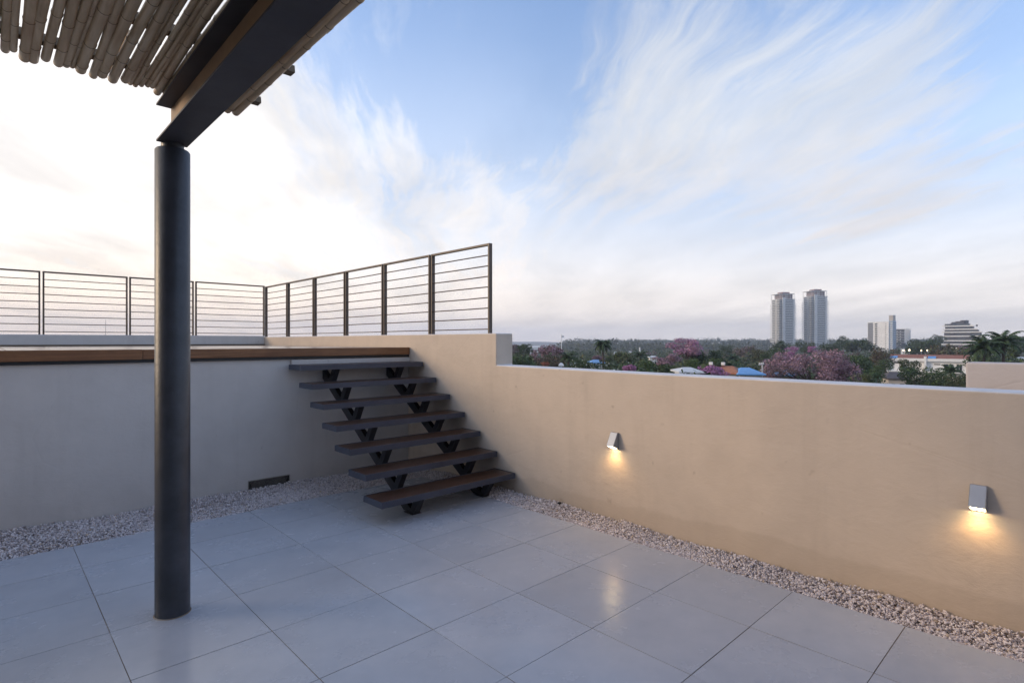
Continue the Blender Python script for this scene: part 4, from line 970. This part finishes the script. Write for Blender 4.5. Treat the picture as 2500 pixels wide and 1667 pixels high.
st2 = t.noise(t.mapping(wv, (.7, 4.6, 1), (0, 0, .18), (3.1, .7, 0)), 1.5, 10, .72, .3)
st3 = t.noise(t.mapping(wv, (2.2, 5.0, 1), (0, 0, -.5), (1.1, 2.7, 0)), 1.5, 6, .7, .4)
big = t.noise(t.mapping(rot, (.30, .42, 1), (0, 0, 0), BIG_OFF), 1.0, 3, .5, .3)
dens = t.math('ADD', t.math('ADD', t.math('MULTIPLY', st1, .48), t.math('MULTIPLY', st2, .52)), t.math('ADD', t.math('MULTIPLY', big, .22), t.math('MULTIPLY', st3, .17)))
# broad thick and thin places of the cloud deck
for (qx, qy, rad_, amp) in PATCH:
    dq = (at(qx, qy, 1)-Vector((0, 0, EYE))).normalized()
    dd = t.node('ShaderNodeVectorMath', _operation='DOT_PRODUCT', i_0=dirn, i_1=tuple(dq)).outputs['Value']
    c0_ = math.cos(R(rad_)); g_ = t.math('MULTIPLY', t.math('SUBTRACT', dd, c0_), 1/(1-c0_), clamp=True)
    dens = t.math('ADD', dens, t.math('MULTIPLY', g_, amp))
# angle to the sun
dt = t.node('ShaderNodeVectorMath', _operation='DOT_PRODUCT', i_0=dirn, i_1=tuple(gdir)).outputs['Value']
near = t.ramp(dt, [(.02, 0), (.30, .16), (.54, .48), (.82, 1)], 'EASE')     # 0..1 towards the sun
cover = t.ramp(t.math('ADD', dens, t.math('MULTIPLY', near, .30)), [(.54, .12), (.68, .34), (.80, .78), (.93, 1)])
cover = t.math('MULTIPLY', cover, .95)
lowc = t.ramp(zc, [(0, .96), (.08, .92), (.16, .78), (.28, .50), (.48, .2), (.6, .08)])
cover = t.math('MAXIMUM', cover, lowc)
elev = t.ramp(zc, [(0, (1.55, 1.38, 1.26)), (.06, (1.45, 1.30, 1.20)), (.16, (1.12, 1.05, 1.03)), (.35, (.92, .95, 1.0))])
grey = t.ramp(t.noise(t.mapping(wv, (.5, 1.4, 1), (0, 0, 0), (5, 2, 0)), 1.2, 6, .6), [(.35, .86), (.65, 1.05)])
ccol = t.mix(1, elev, grey, 'MULTIPLY')
sunc = t.ramp(zc, [(0, (1.70, 1.32, 1.06)), (.07, (1.75, 1.44, 1.16)), (.15, (1.58, 1.44, 1.30)), (.5, (1.38, 1.38, 1.39))])
sunc = t.mix(1, sunc, t.ramp(grey, [(.87, .78), (.98, 1.0)]), 'MULTIPLY')
ccol = t.mix(near, ccol, sunc)
bgc = t.node('ShaderNodeBackground', i_Strength=SKY_K); t.l.new(ccol, bgc.inputs[0])
ms = t.node('ShaderNodeMixShader'); t.l.new(cover, ms.inputs[0]); t.l.new(bg.outputs[0], ms.inputs[1]); t.l.new(bgc.outputs[0], ms.inputs[2])
t.l.new(ms.outputs[0], out.inputs['Surface'])

# haze: one closed box of thin air round everything
hz = MB(); hz.box(-4600, 4600, -4600, 4600, -45, 140)
mh = bpy.data.materials.new('haze_air'); mh.use_nodes = True; nt = mh.node_tree; nt.nodes.clear()
oo = nt.nodes.new('ShaderNodeOutputMaterial'); pv = nt.nodes.new('ShaderNodeVolumePrincipled')
pv.inputs['Color'].default_value = (.80, .87, 1, 1); pv.inputs['Density'].default_value = HAZE; pv.inputs['Anisotropy'].default_value = .2
nt.links.new(pv.outputs[0], oo.inputs['Volume'])
if HAZE: o = hz.build('haze', mh); tag(o, kind='stuff')

sc.view_settings.view_transform = 'Standard'; sc.view_settings.look = 'None'; sc.view_settings.gamma = 1; sc.view_settings.exposure = EXPO
sc.cycles.max_bounces = 6; sc.cycles.volume_bounces = 1; sc.cycles.diffuse_bounces = 4; sc.cycles.glossy_bounces = 3
sc.cycles.use_denoising = True; sc.cycles.sample_clamp_indirect = 6
try: sc.cycles.denoiser = 'OPENIMAGEDENOISE'
except Exception: pass
